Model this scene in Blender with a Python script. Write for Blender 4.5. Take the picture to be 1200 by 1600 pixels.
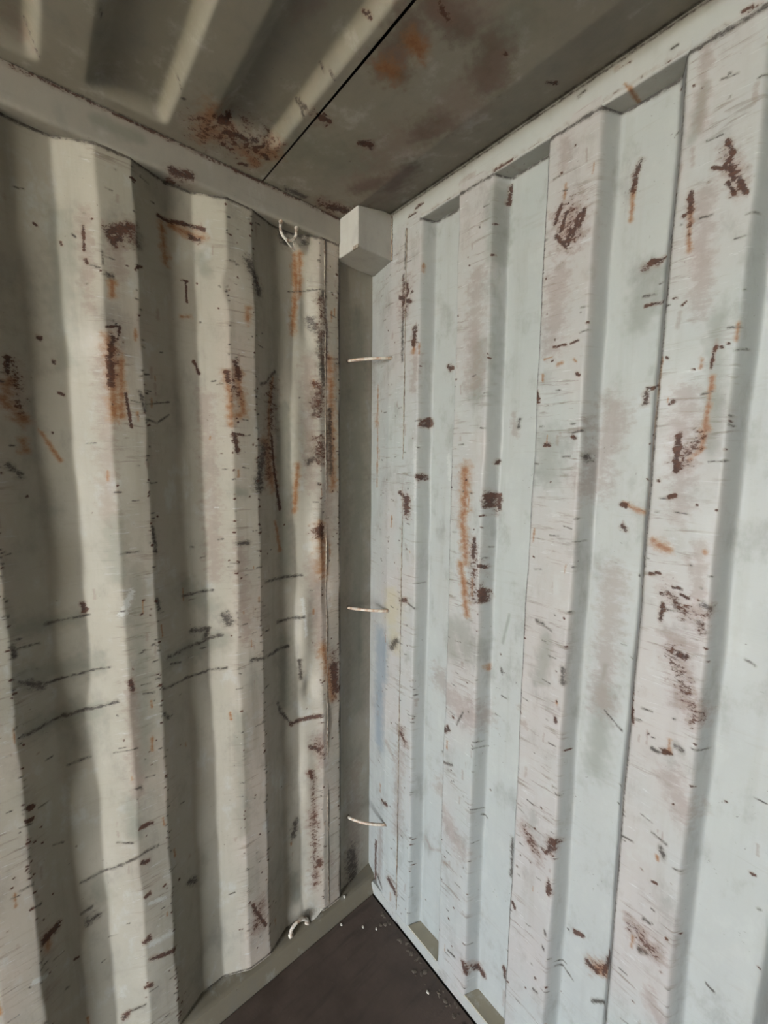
import bpy, bmesh, math, random
import numpy as np
from mathutils import Vector, Matrix

for o in list(bpy.data.objects):
    bpy.data.objects.remove(o)
scene = bpy.context.scene
C = scene.collection

# ------------------------------------------------------------------ camera
cam_d = bpy.data.cameras.new('camera')
cam = bpy.data.objects.new('camera', cam_d)
C.objects.link(cam)
yaw, pit, rol, f = 0.86466, -0.11613, 0.01047, 645.6
fw = Vector((-math.sin(yaw) * math.cos(pit), math.cos(yaw) * math.cos(pit), math.sin(pit)))
rt = Vector((math.cos(yaw), math.sin(yaw), 0))
up = rt.cross(fw)
r2 = rt * math.cos(rol) + up * math.sin(rol)
u2 = -rt * math.sin(rol) + up * math.cos(rol)
cam.matrix_world = Matrix(((r2.x, u2.x, -fw.x, 1.1385), (r2.y, u2.y, -fw.y, -0.9107),
                           (r2.z, u2.z, -fw.z, 1.6712), (0, 0, 0, 1)))
cam_d.sensor_fit = 'VERTICAL'
cam_d.sensor_height = 24.0
cam_d.lens = 24.0 * f / 1600.0
cam_d.clip_start = 0.02
scene.camera = cam

# ------------------------------------------------------------------ daylight
LEN = 5.9                     # inside length of the container, open doorway at the far end
WID = 2.34
OPEN_X = 1.12                 # left door leaf, added shut to shape the daylight, ends here; right one open
world = bpy.data.worlds.new('daylight')
scene.world = world
world.use_nodes = True
bg = world.node_tree.nodes['Background']
bg.inputs[0].default_value = (0.86, 0.94, 1.04, 1)
bg.inputs[1].default_value = 80
pl = bpy.data.lights.new('doorway_daylight', 'AREA')      # portal: samples the sky through the open doorway
pl.shape = 'RECTANGLE'; pl.size = WID - OPEN_X; pl.size_y = 2.4
pl.cycles.is_portal = True
plo = bpy.data.objects.new('doorway_daylight', pl)
plo.location = ((WID + OPEN_X) / 2, -LEN - 0.01, 1.21)
plo.rotation_euler = (math.radians(90), 0, 0)
C.objects.link(plo)
sd = bpy.data.lights.new('sun', 'SUN'); sd.energy = 222; sd.angle = math.radians(.6); sd.color = (1.0, .93, .80)
sun = bpy.data.objects.new('sun', sd); sun.rotation_euler = (math.radians(-40), 0, 0)   # stands behind the closed end, lights the yard
sun.location = (0, 6, 8); C.objects.link(sun)
vs = scene.view_settings
vs.view_transform = 'Standard'; vs.look = 'None'; vs.gamma = 1.0
vs.use_curve_mapping = False
vs.exposure = 0.0

# ------------------------------------------------------------------ helpers
def tag(o, label=None, cat=None, group=None, kind=None):
    if label: o['label'] = label
    if cat: o['category'] = cat
    if group: o['group'] = group
    if kind: o['kind'] = kind
    return o

def empty(name, loc=(0, 0, 0)):
    o = bpy.data.objects.new(name, None); o.location = loc
    o.empty_display_size = 0.05
    C.objects.link(o); return o

def link(name, me, m, parent=None, smooth=False):
    o = bpy.data.objects.new(name, me); C.objects.link(o)
    if m: me.materials.append(m)
    if parent:
        o.parent = parent
        o.matrix_parent_inverse = Matrix.Translation(-Vector(parent.location))
    if smooth:
        me.polygons.foreach_set('use_smooth', [True] * len(me.polygons))
    return o

def from_bm(name, bm, m, parent=None, smooth=False):
    bmesh.ops.recalc_face_normals(bm, faces=bm.faces)
    me = bpy.data.meshes.new(name); bm.to_mesh(me); bm.free()
    return link(name, me, m, parent, smooth)

def grid_mesh(name, P, flip=False):
    """P: array (n, m, 3) of points -> quad grid mesh"""
    n, m = P.shape[:2]
    me = bpy.data.meshes.new(name)
    idx = np.arange(n * m).reshape(n, m)
    q = np.stack([idx[:-1, :-1], idx[1:, :-1], idx[1:, 1:], idx[:-1, 1:]], -1).reshape(-1, 4)
    if flip: q = q[:, ::-1]
    nf = len(q)
    me.vertices.add(n * m); me.vertices.foreach_set('co', P.reshape(-1).astype(np.float32))
    me.loops.add(nf * 4); me.loops.foreach_set('vertex_index', q.reshape(-1).astype(np.int32))
    me.polygons.add(nf)
    me.polygons.foreach_set('loop_start', np.arange(0, nf * 4, 4, dtype=np.int32))
    me.update(calc_edges=True); me.validate()
    me.polygons.foreach_set('use_smooth', np.ones(nf, dtype=bool))
    return me

def box_bm(bm, a, b, bev=0.0, seg=2):
    r = bmesh.ops.create_cube(bm, size=1.0)
    vs_ = r['verts']
    for v in vs_:
        v.co = Vector([(a[i] + b[i]) / 2 + v.co[i] * (b[i] - a[i]) for i in range(3)])
    if bev:
        es = list({e for v in vs_ for e in v.link_edges})
        bmesh.ops.bevel(bm, geom=es, offset=bev, segments=seg, affect='EDGES', profile=0.5)

def tube(name, pts, rad, m, parent=None, seg=14, cap=True):
    """solid round bar through pts (radius may vary)"""
    pts = [Vector(p) for p in pts]; n = len(pts)
    rads = rad if isinstance(rad, (list, tuple)) else [rad] * n
    bm = bmesh.new(); rings = []; prev = None
    for i, p in enumerate(pts):
        t = (pts[min(i + 1, n - 1)] - pts[max(i - 1, 0)]).normalized()
        if prev is None:
            a = t.orthogonal().normalized()
        else:
            a = (prev - t * prev.dot(t)).normalized()
        prev = a; b = t.cross(a)
        rings.append([bm.verts.new(p + (a * math.cos(k * math.tau / seg) + b * math.sin(k * math.tau / seg)) * rads[i]) for k in range(seg)])
    for i in range(n - 1):
        for k in range(seg):
            bm.faces.new((rings[i][k], rings[i][(k + 1) % seg], rings[i + 1][(k + 1) % seg], rings[i + 1][k]))
    if cap:
        bm.faces.new(rings[0]); bm.faces.new(rings[-1])
    return from_bm(name, bm, m, parent, True)

def blob(name, c, r, m, parent=None, sub=2, jit=0.15, seed=0):
    rnd = random.Random(seed)
    bm = bmesh.new(); bmesh.ops.create_icosphere(bm, subdivisions=sub, radius=1.0)
    for v in bm.verts:
        s = 1 + rnd.uniform(-jit, jit)
        v.co = Vector((c[0] + v.co.x * r[0] * s, c[1] + v.co.y * r[1] * s, c[2] + v.co.z * r[2] * s))
    return from_bm(name, bm, m, parent, True)

def side_prof(y):
    """x of the side wall sheet (0 = nearest the room) for world y"""
    t = (-0.1365 - y) % 0.278
    x = np.interp(t, [0, .069, .141, .206, .278], [0, 0, -.036, -.036, 0])
    return np.where(y > -0.1365, np.interp(y, [-.1365, -.100, .05], [0, -.036, -.048]), x)

def end_prof(x):
    """y of the end wall sheet (0 = nearest the room) for world x"""
    t = (x - 0.2236) % 0.25
    y = np.interp(t, [0, .018, .1223, .1403, .25], [0, .0457, .0457, 0, 0])
    return np.where(x < 0.2236, 0.0, y)


# ------------------------------------------------------------------ wear: rust, grime and scuffs, plus a few painted glints and shades, in metres on each surface
STAINS_SHADES = [
    ('L', 'r', 0.0022, 0.0026, [(-0.789,2.175),(-0.79,2.124)]),
    ('L', 'r', 0.0033, 0.0039, [(-0.787,2.103),(-0.787,2.101)]),
    ('L', 'r', 0.0093, 0.0106, [(-0.744,2.173),(-0.726,2.182),(-0.707,2.194)]),
    ('L', 'd', 0.0092, 0.0102, [(-0.702,2.201),(-0.693,2.169)]),
    ('L', 'r', 0.0076, 0.0087, [(-0.738,2.153),(-0.723,2.166)]),
    ('L', 'g', 0.0204, 0.023, [(-0.732,2.173),(-0.701,2.176)]),
    ('L', 'd', 0.0047, 0.0054, [(-0.752,2.08),(-0.742,2.081)]),
    ('L', 'k', 0.0017, 0.002, [(-0.759,2.128),(-0.759,2.102)]),
    ('L', 'o', 0.0083, 0.0095, [(-0.744,2.069),(-0.745,2.039)]),
    ('L', 'r', 0.002, 0.0025, [(-0.872,2.158),(-0.868,2.156)]),
    ('L', 'r', 0.0021, 0.0026, [(-0.829,2.134),(-0.828,2.13)]),
    ('L', 'r', 0.0026, 0.0033, [(-0.881,1.93),(-0.876,1.929)]),
    ('L', 'r', 0.0027, 0.0034, [(-0.857,1.884),(-0.856,1.882)]),
    ('L', 'r', 0.0022, 0.0028, [(-0.852,1.819),(-0.843,1.815)]),
    ('L', 'd', 0.0016, 0.0019, [(-0.809,2.154),(-0.803,2.148)]),
    ('L', 'r', 0.0038, 0.005, [(-0.931,1.876),(-0.933,1.848)]),
    ('L', 'o', 0.0124, 0.0163, [(-0.932,1.831),(-0.943,1.791),(-0.914,1.757)]),
    ('L', 'd', 0.0051, 0.0067, [(-0.944,1.659),(-0.928,1.64)]),
    ('L', 'o', 0.0093, 0.012, [(-0.919,1.71),(-0.916,1.697)]),
    ('L', 'r', 0.0018, 0.0021, [(-0.762,1.967),(-0.735,1.974)]),
    ('L', 'r', 0.0024, 0.0028, [(-0.735,1.974),(-0.74,1.946)]),
    ('L', 'r', 0.0054, 0.0063, [(-0.75,1.947),(-0.758,1.901),(-0.759,1.845)]),
    ('L', 'd', 0.0037, 0.0042, [(-0.754,1.89),(-0.754,1.874)]),
    ('L', 'o', 0.0135, 0.0155, [(-0.757,1.943),(-0.755,1.845),(-0.757,1.774)]),
    ('L', 'o', 0.0095, 0.0109, [(-0.735,1.905),(-0.742,1.775)]),
    ('L', 'r', 0.0026, 0.003, [(-0.731,1.827),(-0.723,1.75)]),
    ('L', 'd', 0.004, 0.0045, [(-0.701,1.835),(-0.694,1.791)]),
    ('L', 'k', 0.0015, 0.0016, [(-0.687,1.807),(-0.631,1.821)]),
    ('L', 'k', 0.0021, 0.0023, [(-0.692,1.771),(-0.666,1.765),(-0.634,1.789)]),
    ('L', 'r', 0.0035, 0.0037, [(-0.637,2.256),(-0.614,2.256),(-0.573,2.264),(-0.532,2.26)]),
    ('L', 'r', 0.0059, 0.0061, [(-0.562,2.236),(-0.545,2.231)]),
    ('L', 'o', 0.0096, 0.0103, [(-0.63,2.246),(-0.625,2.156)]),
    ('L', 'o', 0.0119, 0.0122, [(-0.61,2.248),(-0.538,2.239)]),
    ('L', 'r', 0.0022, 0.0023, [(-0.579,2.125),(-0.578,2.076)]),
    ('L', 'r', 0.0022, 0.0023, [(-0.59,2.125),(-0.574,2.127)]),
    ('L', 'o', 0.0053, 0.0055, [(-0.593,2.038),(-0.57,2.041)]),
    ('L', 'r', 0.0032, 0.0033, [(-0.567,1.931),(-0.555,1.901)]),
    ('L', 'g', 0.0137, 0.014, [(-0.544,2.195),(-0.534,2.158)]),
    ('L', 'd', 0.0112, 0.0106, [(-0.428,2.208),(-0.416,2.184),(-0.397,2.151)]),
    ('L', 'd', 0.0054, 0.005, [(-0.405,2.164),(-0.397,2.134)]),
    ('L', 'o', 0.0096, 0.0091, [(-0.431,2.086),(-0.434,2.052)]),
    ('L', 'o', 0.0103, 0.0101, [(-0.497,1.909),(-0.487,1.846),(-0.487,1.775)]),
    ('L', 'r', 0.006, 0.0058, [(-0.494,1.91),(-0.489,1.883)]),
    ('L', 'r', 0.007, 0.0067, [(-0.469,1.936),(-0.463,1.9)]),
    ('L', 'o', 0.0135, 0.013, [(-0.468,1.924),(-0.453,1.807),(-0.472,1.797)]),
    ('L', 'r', 0.0054, 0.0052, [(-0.48,1.745),(-0.473,1.7)]),
    ('L', 'r', 0.0027, 0.0026, [(-0.484,1.75),(-0.455,1.746)]),
    ('L', 'g', 0.013, 0.0127, [(-0.475,1.59),(-0.453,1.582)]),
    ('L', 'k', 0.0039, 0.0036, [(-0.396,1.893),(-0.375,1.902),(-0.341,1.94)]),
    ('L', 'o', 0.007, 0.0064, [(-0.349,1.92),(-0.367,1.825),(-0.373,1.639)]),
    ('L', 'r', 0.0041, 0.0038, [(-0.359,1.746),(-0.351,1.658),(-0.333,1.53)]),
    ('L', 'd', 0.0135, 0.0129, [(-0.391,1.713),(-0.415,1.594)]),
    ('L', 'o', 0.0206, 0.0192, [(-0.383,1.732),(-0.361,1.6)]),
    ('L', 'o', 0.0112, 0.0099, [(-0.273,2.285),(-0.268,2.21),(-0.282,2.061)]),
    ('L', 'o', 0.0083, 0.0073, [(-0.258,2.292),(-0.256,2.175)]),
    ('L', 'd', 0.0099, 0.0084, [(-0.206,2.166),(-0.191,2.181)]),
    ('L', 'd', 0.0057, 0.0048, [(-0.193,2.193),(-0.182,2.074),(-0.188,1.996)]),
    ('L', 'd', 0.0109, 0.0094, [(-0.228,2.108),(-0.219,2.083)]),
    ('L', 'd', 0.015, 0.0128, [(-0.207,1.897),(-0.218,1.828)]),
    ('L', 'd', 0.0189, 0.0161, [(-0.201,1.729),(-0.211,1.689)]),
    ('L', 'd', 0.0105, 0.009, [(-0.24,1.674),(-0.226,1.686)]),
    ('L', 'o', 0.009, 0.0082, [(-0.278,1.668),(-0.285,1.517)]),
    ('L', 'o', 0.0194, 0.0173, [(-0.21,1.473),(-0.198,1.302)]),
    ('L', 'r', 0.0143, 0.0126, [(-0.213,1.46),(-0.215,1.448)]),
    ('L', 'o', 0.0175, 0.0147, [(-0.171,1.999),(-0.161,1.596)]),
    ('L', 'k', 0.0022, 0.0018, [(-0.293,2.176),(-0.204,2.196)]),
    ('L', 'w', 0.0048, 0.004, [(-0.184,2.149),(-0.177,1.801)]),
    ('L', 'w', 0.0049, 0.0041, [(-0.184,1.74),(-0.175,1.679)]),
    ('L', 'k', 0.0023, 0.0031, [(-0.91,1.306),(-0.875,1.307),(-0.827,1.308)]),
    ('L', 'r', 0.0049, 0.0062, [(-0.838,1.334),(-0.836,1.321)]),
    ('L', 'k', 0.002, 0.0029, [(-0.965,1.269),(-0.95,1.272),(-0.921,1.268)]),
    ('L', 'd', 0.004, 0.0057, [(-0.965,1.279),(-0.964,1.259)]),
    ('L', 'k', 0.0023, 0.0031, [(-0.96,1.198),(-0.93,1.171),(-0.896,1.167),(-0.823,1.17),(-0.796,1.173)]),
    ('L', 'd', 0.0065, 0.0091, [(-0.945,1.185),(-0.925,1.167)]),
    ('L', 'k', 0.0031, 0.0042, [(-0.963,1.072),(-0.896,1.072),(-0.828,1.072),(-0.787,1.084)]),
    ('L', 'd', 0.004, 0.0056, [(-0.892,1.077),(-0.885,1.071)]),
    ('L', 'k', 0.0024, 0.0034, [(-0.892,0.947),(-0.846,0.947)]),
    ('L', 'g', 0.0155, 0.0202, [(-0.952,1.309),(-0.852,1.305)]),
    ('L', 'g', 0.0211, 0.0276, [(-0.95,1.2),(-0.822,1.18)]),
    ('L', 'g', 0.021, 0.0282, [(-0.947,1.078),(-0.829,1.066)]),
    ('L', 'k', 0.0034, 0.0037, [(-0.621,1.311),(-0.544,1.314)]),
    ('L', 'k', 0.0046, 0.0043, [(-0.396,1.314),(-0.264,1.309)]),
    ('L', 'k', 0.0046, 0.0044, [(-0.351,1.17),(-0.266,1.173)]),
    ('L', 'k', 0.0041, 0.0047, [(-0.67,1.162),(-0.586,1.166),(-0.524,1.18)]),
    ('L', 'd', 0.006, 0.0066, [(-0.601,1.207),(-0.557,1.203),(-0.567,1.179)]),
    ('L', 'k', 0.0049, 0.0051, [(-0.45,1.088),(-0.411,1.083),(-0.313,1.079)]),
    ('L', 'k', 0.0032, 0.0038, [(-0.686,1.082),(-0.606,1.078),(-0.516,1.079)]),
    ('L', 'k', 0.0023, 0.0027, [(-0.664,1.142),(-0.636,1.132)]),
    ('L', 'g', 0.0262, 0.0287, [(-0.657,1.15),(-0.529,1.165)]),
    ('L', 'g', 0.0258, 0.028, [(-0.612,1.329),(-0.549,1.262)]),
    ('L', 'd', 0.0107, 0.0114, [(-0.516,1.236),(-0.509,1.217)]),
    ('L', 'd', 0.0066, 0.0065, [(-0.483,1.443),(-0.449,1.442)]),
    ('L', 'd', 0.0036, 0.0041, [(-0.691,1.512),(-0.685,1.447)]),
    ('L', 'd', 0.0043, 0.005, [(-0.69,1.327),(-0.686,1.298)]),
    ('L', 'r', 0.0053, 0.0067, [(-0.758,1.128),(-0.754,1.11)]),
    ('L', 'k', 0.0014, 0.0016, [(-0.762,1.451),(-0.723,1.454)]),
    ('L', 'k', 0.0021, 0.0026, [(-0.732,1.088),(-0.706,1.083)]),
    ('L', 'd', 0.0044, 0.0054, [(-0.688,1.015),(-0.678,1.0)]),
    ('L', 'k', 0.0013, 0.0017, [(-0.8,0.948),(-0.752,0.951)]),
    ('L', 'k', 0.002, 0.0024, [(-0.752,1.455),(-0.73,1.453)]),
    ('L', 'o', 0.0064, 0.0061, [(-0.35,1.492),(-0.335,1.399)]),
    ('L', 'k', 0.0052, 0.0056, [(-0.355,0.904),(-0.345,0.866),(-0.306,0.809)]),
    ('L', 'r', 0.0058, 0.0058, [(-0.306,0.807),(-0.214,0.815)]),
    ('L', 'd', 0.0056, 0.0056, [(-0.277,1.024),(-0.27,0.956)]),
    ('L', 'r', 0.0136, 0.013, [(-0.161,0.979),(-0.151,0.886)]),
    ('L', 'o', 0.0171, 0.0165, [(-0.202,1.059),(-0.165,0.863)]),
    ('L', 'w', 0.0057, 0.0055, [(-0.267,1.232),(-0.26,1.111)]),
    ('L', 'g', 0.0234, 0.0246, [(-0.334,1.107),(-0.328,0.885)]),
    ('L', 'p', 0.0183, 0.0193, [(-0.214,0.739),(-0.205,0.63)]),
    ('L', 'r', 0.0069, 0.0071, [(-0.246,0.709),(-0.218,0.688)]),
    ('L', 'k', 0.0026, 0.0037, [(-0.886,0.631),(-0.833,0.635),(-0.76,0.654),(-0.719,0.654)]),
    ('L', 'd', 0.0027, 0.0038, [(-0.752,0.655),(-0.719,0.654)]),
    ('L', 'k', 0.0023, 0.0037, [(-0.888,0.546),(-0.866,0.55)]),
    ('L', 'd', 0.0059, 0.0093, [(-0.877,0.513),(-0.855,0.516)]),
    ('L', 'r', 0.0053, 0.0087, [(-0.959,0.563),(-0.935,0.569)]),
    ('L', 'o', 0.0071, 0.012, [(-0.955,0.553),(-0.954,0.535)]),
    ('L', 'r', 0.0031, 0.0047, [(-0.965,0.906),(-0.958,0.902)]),
    ('L', 'r', 0.0025, 0.0039, [(-0.971,0.878),(-0.961,0.873)]),
    ('L', 'k', 0.002, 0.0033, [(-0.975,0.662),(-0.96,0.657)]),
    ('L', 'k', 0.0015, 0.0024, [(-0.993,0.72),(-0.969,0.716)]),
    ('L', 'r', 0.0034, 0.0046, [(-0.756,0.729),(-0.729,0.728)]),
    ('L', 'k', 0.0019, 0.0027, [(-0.807,0.706),(-0.774,0.694)]),
    ('L', 'r', 0.0033, 0.0047, [(-0.758,0.631),(-0.743,0.625)]),
    ('L', 'r', 0.0033, 0.0048, [(-0.754,0.528),(-0.745,0.529)]),
    ('L', 'd', 0.0033, 0.0045, [(-0.76,0.84),(-0.75,0.838)]),
    ('L', 'r', 0.0034, 0.0051, [(-0.753,0.336),(-0.695,0.315)]),
    ('L', 'r', 0.0039, 0.0059, [(-0.765,0.395),(-0.751,0.401)]),
    ('L', 'r', 0.0032, 0.0051, [(-0.767,0.258),(-0.752,0.258)]),
    ('L', 'r', 0.0042, 0.0071, [(-0.819,0.181),(-0.809,0.19)]),
    ('L', 'k', 0.0025, 0.0041, [(-0.802,0.194),(-0.77,0.201)]),
    ('L', 'd', 0.0069, 0.0095, [(-0.641,0.466),(-0.624,0.45)]),
    ('L', 'k', 0.0017, 0.0025, [(-0.929,0.776),(-0.91,0.764)]),
    ('L', 'r', 0.0017, 0.0028, [(-0.909,0.44),(-0.901,0.434)]),
    ('L', 'd', 0.0016, 0.0027, [(-0.931,0.389),(-0.924,0.385)]),
    ('L', 'w', 0.0041, 0.0059, [(-0.749,0.502),(-0.71,0.491)]),
    ('L', 'w', 0.0055, 0.0081, [(-0.751,0.379),(-0.696,0.373)]),
    ('L', 'w', 0.004, 0.0069, [(-0.985,0.477),(-0.963,0.47)]),
    ('L', 'g', 0.018, 0.0277, [(-0.855,0.608),(-0.844,0.563)]),
    ('L', 'p', 0.0111, 0.0121, [(-0.254,0.628),(-0.239,0.588)]),
    ('L', 'r', 0.0044, 0.0048, [(-0.25,0.622),(-0.243,0.592)]),
    ('L', 'p', 0.0185, 0.0211, [(-0.232,0.473),(-0.245,0.401)]),
    ('L', 'p', 0.0202, 0.0245, [(-0.223,0.262),(-0.234,0.17)]),
    ('L', 'r', 0.0076, 0.0089, [(-0.223,0.262),(-0.218,0.248)]),
    ('L', 'p', 0.0214, 0.0292, [(-0.443,0.259),(-0.46,0.191)]),
    ('L', 'r', 0.0044, 0.0059, [(-0.468,0.278),(-0.428,0.177)]),
    ('L', 'd', 0.0104, 0.0122, [(-0.295,0.437),(-0.306,0.393)]),
    ('L', 'g', 0.0162, 0.0204, [(-0.303,0.232),(-0.299,0.153)]),
    ('L', 'p', 0.0112, 0.0131, [(-0.178,0.252),(-0.167,0.219)]),
    ('L', 'w', 0.0078, 0.0096, [(-0.744,1.355),(-0.767,1.303)]),
    ('L', 'g', 0.0168, 0.0237, [(-0.772,0.813),(-0.77,0.722)]),
    ('L', 'o', 0.0045, 0.0056, [(-0.892,1.738),(-0.858,1.67)]),
    ('L', 'p', 0.0188, 0.0225, [(-0.766,1.9),(-0.78,1.553)]),
    ('L', 'p', 0.0155, 0.0176, [(-0.727,2.154),(-0.731,2.086)]),
    ('L', 'p', 0.0208, 0.022, [(-0.544,1.843),(-0.538,1.354)]),
    ('L', 'g', 0.0222, 0.0271, [(-0.831,2.184),(-0.838,1.894)]),
    ('L', 'p', 0.0167, 0.0176, [(-0.474,1.442),(-0.463,1.155)]),
    ('L', 'g', 0.0173, 0.0217, [(-0.489,0.924),(-0.49,0.547)]),
    ('L', 'p', 0.0197, 0.0172, [(-0.185,1.597),(-0.182,1.385)]),
    ('L', 'p', 0.0114, 0.0134, [(-0.787,2.204),(-0.788,2.007)]),
    ('R', 'r', 0.0046, 0.0052, [(0.786,2.268),(0.78,2.253),(0.775,2.222)]),
    ('R', 'o', 0.0043, 0.0048, [(0.776,2.231),(0.775,2.164)]),
    ('R', 'r', 0.0035, 0.0041, [(0.888,2.148),(0.889,2.116)]),
    ('R', 'o', 0.0044, 0.0053, [(0.889,2.122),(0.892,2.05)]),
    ('R', 'r', 0.004, 0.0039, [(0.65,2.228),(0.638,2.199)]),
    ('R', 'r', 0.0039, 0.0039, [(0.664,2.211),(0.651,2.176)]),
    ('R', 'r', 0.0038, 0.0038, [(0.691,2.194),(0.679,2.157)]),
    ('R', 'r', 0.0043, 0.0044, [(0.7,2.199),(0.693,2.172)]),
    ('R', 'r', 0.0039, 0.0038, [(0.674,2.172),(0.67,2.143)]),
    ('R', 'r', 0.0039, 0.0039, [(0.64,2.172),(0.665,2.14)]),
    ('R', 'r', 0.0045, 0.0045, [(0.687,2.177),(0.664,2.15)]),
    ('R', 'p', 0.0304, 0.0305, [(0.666,2.201),(0.675,2.159)]),
    ('R', 'r', 0.003, 0.0038, [(0.932,2.204),(0.942,2.182),(0.93,2.166)]),
    ('R', 'r', 0.003, 0.0039, [(0.938,2.172),(0.946,2.14)]),
    ('R', 'r', 0.0033, 0.0043, [(0.952,2.14),(0.964,2.114)]),
    ('R', 'r', 0.0023, 0.0029, [(0.917,2.173),(0.935,2.163)]),
    ('R', 'r', 0.0023, 0.0029, [(0.939,2.14),(0.949,2.119)]),
    ('R', 'p', 0.0112, 0.0144, [(0.932,2.192),(0.954,2.128)]),
    ('R', 'p', 0.0095, 0.0119, [(0.891,2.369),(0.893,2.247)]),
    ('R', 'g', 0.0089, 0.011, [(0.893,2.306),(0.885,2.241)]),
    ('R', 'p', 0.0122, 0.0125, [(0.653,2.355),(0.649,2.307)]),
    ('R', 'd', 0.002, 0.0023, [(0.731,2.39),(0.738,2.388)]),
    ('R', 'r', 0.0032, 0.003, [(0.493,2.36),(0.49,2.316)]),
    ('R', 'r', 0.0079, 0.0056, [(0.204,2.078),(0.202,2.032)]),
    ('R', 'o', 0.008, 0.0056, [(0.203,2.037),(0.201,2.006)]),
    ('R', 'p', 0.0138, 0.0096, [(0.211,2.008),(0.201,1.896)]),
    ('R', 'd', 0.0038, 0.0028, [(0.161,2.37),(0.16,2.262)]),
    ('R', 'd', 0.0043, 0.0029, [(0.152,2.246),(0.152,1.99)]),
    ('R', 'r', 0.0051, 0.0037, [(0.161,2.225),(0.173,2.193),(0.152,2.162)]),
    ('R', 'r', 0.0077, 0.0055, [(0.139,2.184),(0.18,2.16)]),
    ('R', 'r', 0.0015, 0.0017, [(0.814,2.069),(0.843,2.07)]),
    ('R', 'r', 0.0041, 0.0046, [(0.819,2.07),(0.836,2.068)]),
    ('R', 'g', 0.014, 0.0156, [(0.833,2.047),(0.826,1.978)]),
    ('R', 'k', 0.0021, 0.0024, [(0.809,2.008),(0.832,2.006)]),
    ('R', 'r', 0.002, 0.0023, [(0.814,1.99),(0.849,1.987)]),
    ('R', 'r', 0.0014, 0.0016, [(0.874,1.975),(0.881,1.974)]),
    ('R', 'r', 0.0014, 0.0016, [(0.889,1.959),(0.895,1.964)]),
    ('R', 'r', 0.0021, 0.002, [(0.65,1.935),(0.678,1.935)]),
    ('R', 'r', 0.002, 0.002, [(0.689,1.935),(0.705,1.938)]),
    ('R', 'o', 0.0022, 0.0021, [(0.628,1.912),(0.647,1.914)]),
    ('R', 'o', 0.0043, 0.0041, [(0.663,1.896),(0.671,1.897)]),
    ('R', 'o', 0.0034, 0.0033, [(0.699,1.899),(0.705,1.893)]),
    ('R', 'r', 0.0027, 0.0027, [(0.705,1.869),(0.71,1.865)]),
    ('R', 'r', 0.0021, 0.0024, [(0.828,1.829),(0.86,1.824)]),
    ('R', 'r', 0.0051, 0.0057, [(0.829,1.817),(0.829,1.798)]),
    ('R', 'p', 0.0035, 0.0043, [(0.944,1.884),(0.94,1.839)]),
    ('R', 'r', 0.0018, 0.0021, [(0.944,1.879),(0.94,1.842)]),
    ('R', 'o', 0.0046, 0.0056, [(0.943,1.826),(0.94,1.75),(0.937,1.699),(0.922,1.687)]),
    ('R', 'o', 0.0054, 0.0066, [(0.935,1.733),(0.945,1.738)]),
    ('R', 'r', 0.004, 0.0047, [(0.902,1.726),(0.901,1.706),(0.902,1.665)]),
    ('R', 'p', 0.006, 0.0071, [(0.899,1.718),(0.902,1.659)]),
    ('R', 'r', 0.003, 0.0036, [(0.896,1.615),(0.904,1.618)]),
    ('R', 'k', 0.0013, 0.0016, [(0.929,1.799),(0.945,1.802)]),
    ('R', 'r', 0.0032, 0.0029, [(0.617,1.842),(0.621,1.818)]),
    ('R', 'd', 0.0045, 0.004, [(0.545,1.788),(0.542,1.767)]),
    ('R', 'p', 0.0092, 0.0081, [(0.528,1.797),(0.536,1.748)]),
    ('R', 'g', 0.0342, 0.0323, [(0.655,1.726),(0.652,1.66)]),
    ('R', 'r', 0.0039, 0.0036, [(0.643,1.719),(0.652,1.718)]),
    ('R', 'k', 0.0021, 0.0021, [(0.684,1.691),(0.702,1.692)]),
    ('R', 'r', 0.0035, 0.0034, [(0.706,1.735),(0.712,1.732)]),
    ('R', 'd', 0.0048, 0.0049, [(0.731,1.692),(0.733,1.685)]),
    ('R', 'r', 0.0071, 0.0054, [(0.305,1.956),(0.315,1.949)]),
    ('R', 'r', 0.008, 0.0058, [(0.236,1.79),(0.239,1.804)]),
    ('R', 'r', 0.004, 0.0034, [(0.493,1.682),(0.49,1.676)]),
    ('R', 'r', 0.0081, 0.0069, [(0.482,1.592),(0.481,1.563)]),
    ('R', 'r', 0.006, 0.0052, [(0.496,1.588),(0.496,1.554)]),
    ('R', 'o', 0.0054, 0.006, [(0.803,1.595),(0.822,1.583),(0.844,1.578)]),
    ('R', 'r', 0.0037, 0.0041, [(0.799,1.592),(0.807,1.588)]),
    ('R', 'o', 0.0022, 0.0026, [(0.865,1.872),(0.855,1.594)]),
    ('R', 'r', 0.0132, 0.0093, [(0.18,1.563),(0.184,1.518)]),
    ('R', 'r', 0.0059, 0.0041, [(0.15,1.578),(0.174,1.563)]),
    ('R', 'r', 0.007, 0.005, [(0.225,1.636),(0.228,1.626)]),
    ('R', 'w', 0.0062, 0.0048, [(0.312,1.697),(0.32,1.625)]),  # white glint painted into the colour
    ('R', 'w', 0.0057, 0.004, [(0.213,1.74),(0.218,1.562)]),  # second painted glint, a tall thin one
    ('R', 'r', 0.0063, 0.0054, [(0.452,1.468),(0.451,1.42)]),
    ('R', 'r', 0.0051, 0.0044, [(0.468,1.398),(0.476,1.395)]),
    ('R', 'o', 0.0063, 0.0055, [(0.45,1.356),(0.449,1.31)]),
    ('R', 'r', 0.0081, 0.0073, [(0.476,1.325),(0.476,1.301)]),
    ('R', 'g', 0.0417, 0.038, [(0.405,1.194),(0.441,1.158)]),
    ('R', 'g', 0.0334, 0.0297, [(0.38,1.196),(0.383,1.118)]),
    ('R', 'r', 0.0086, 0.0065, [(0.164,1.222),(0.185,1.226)]),
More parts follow.
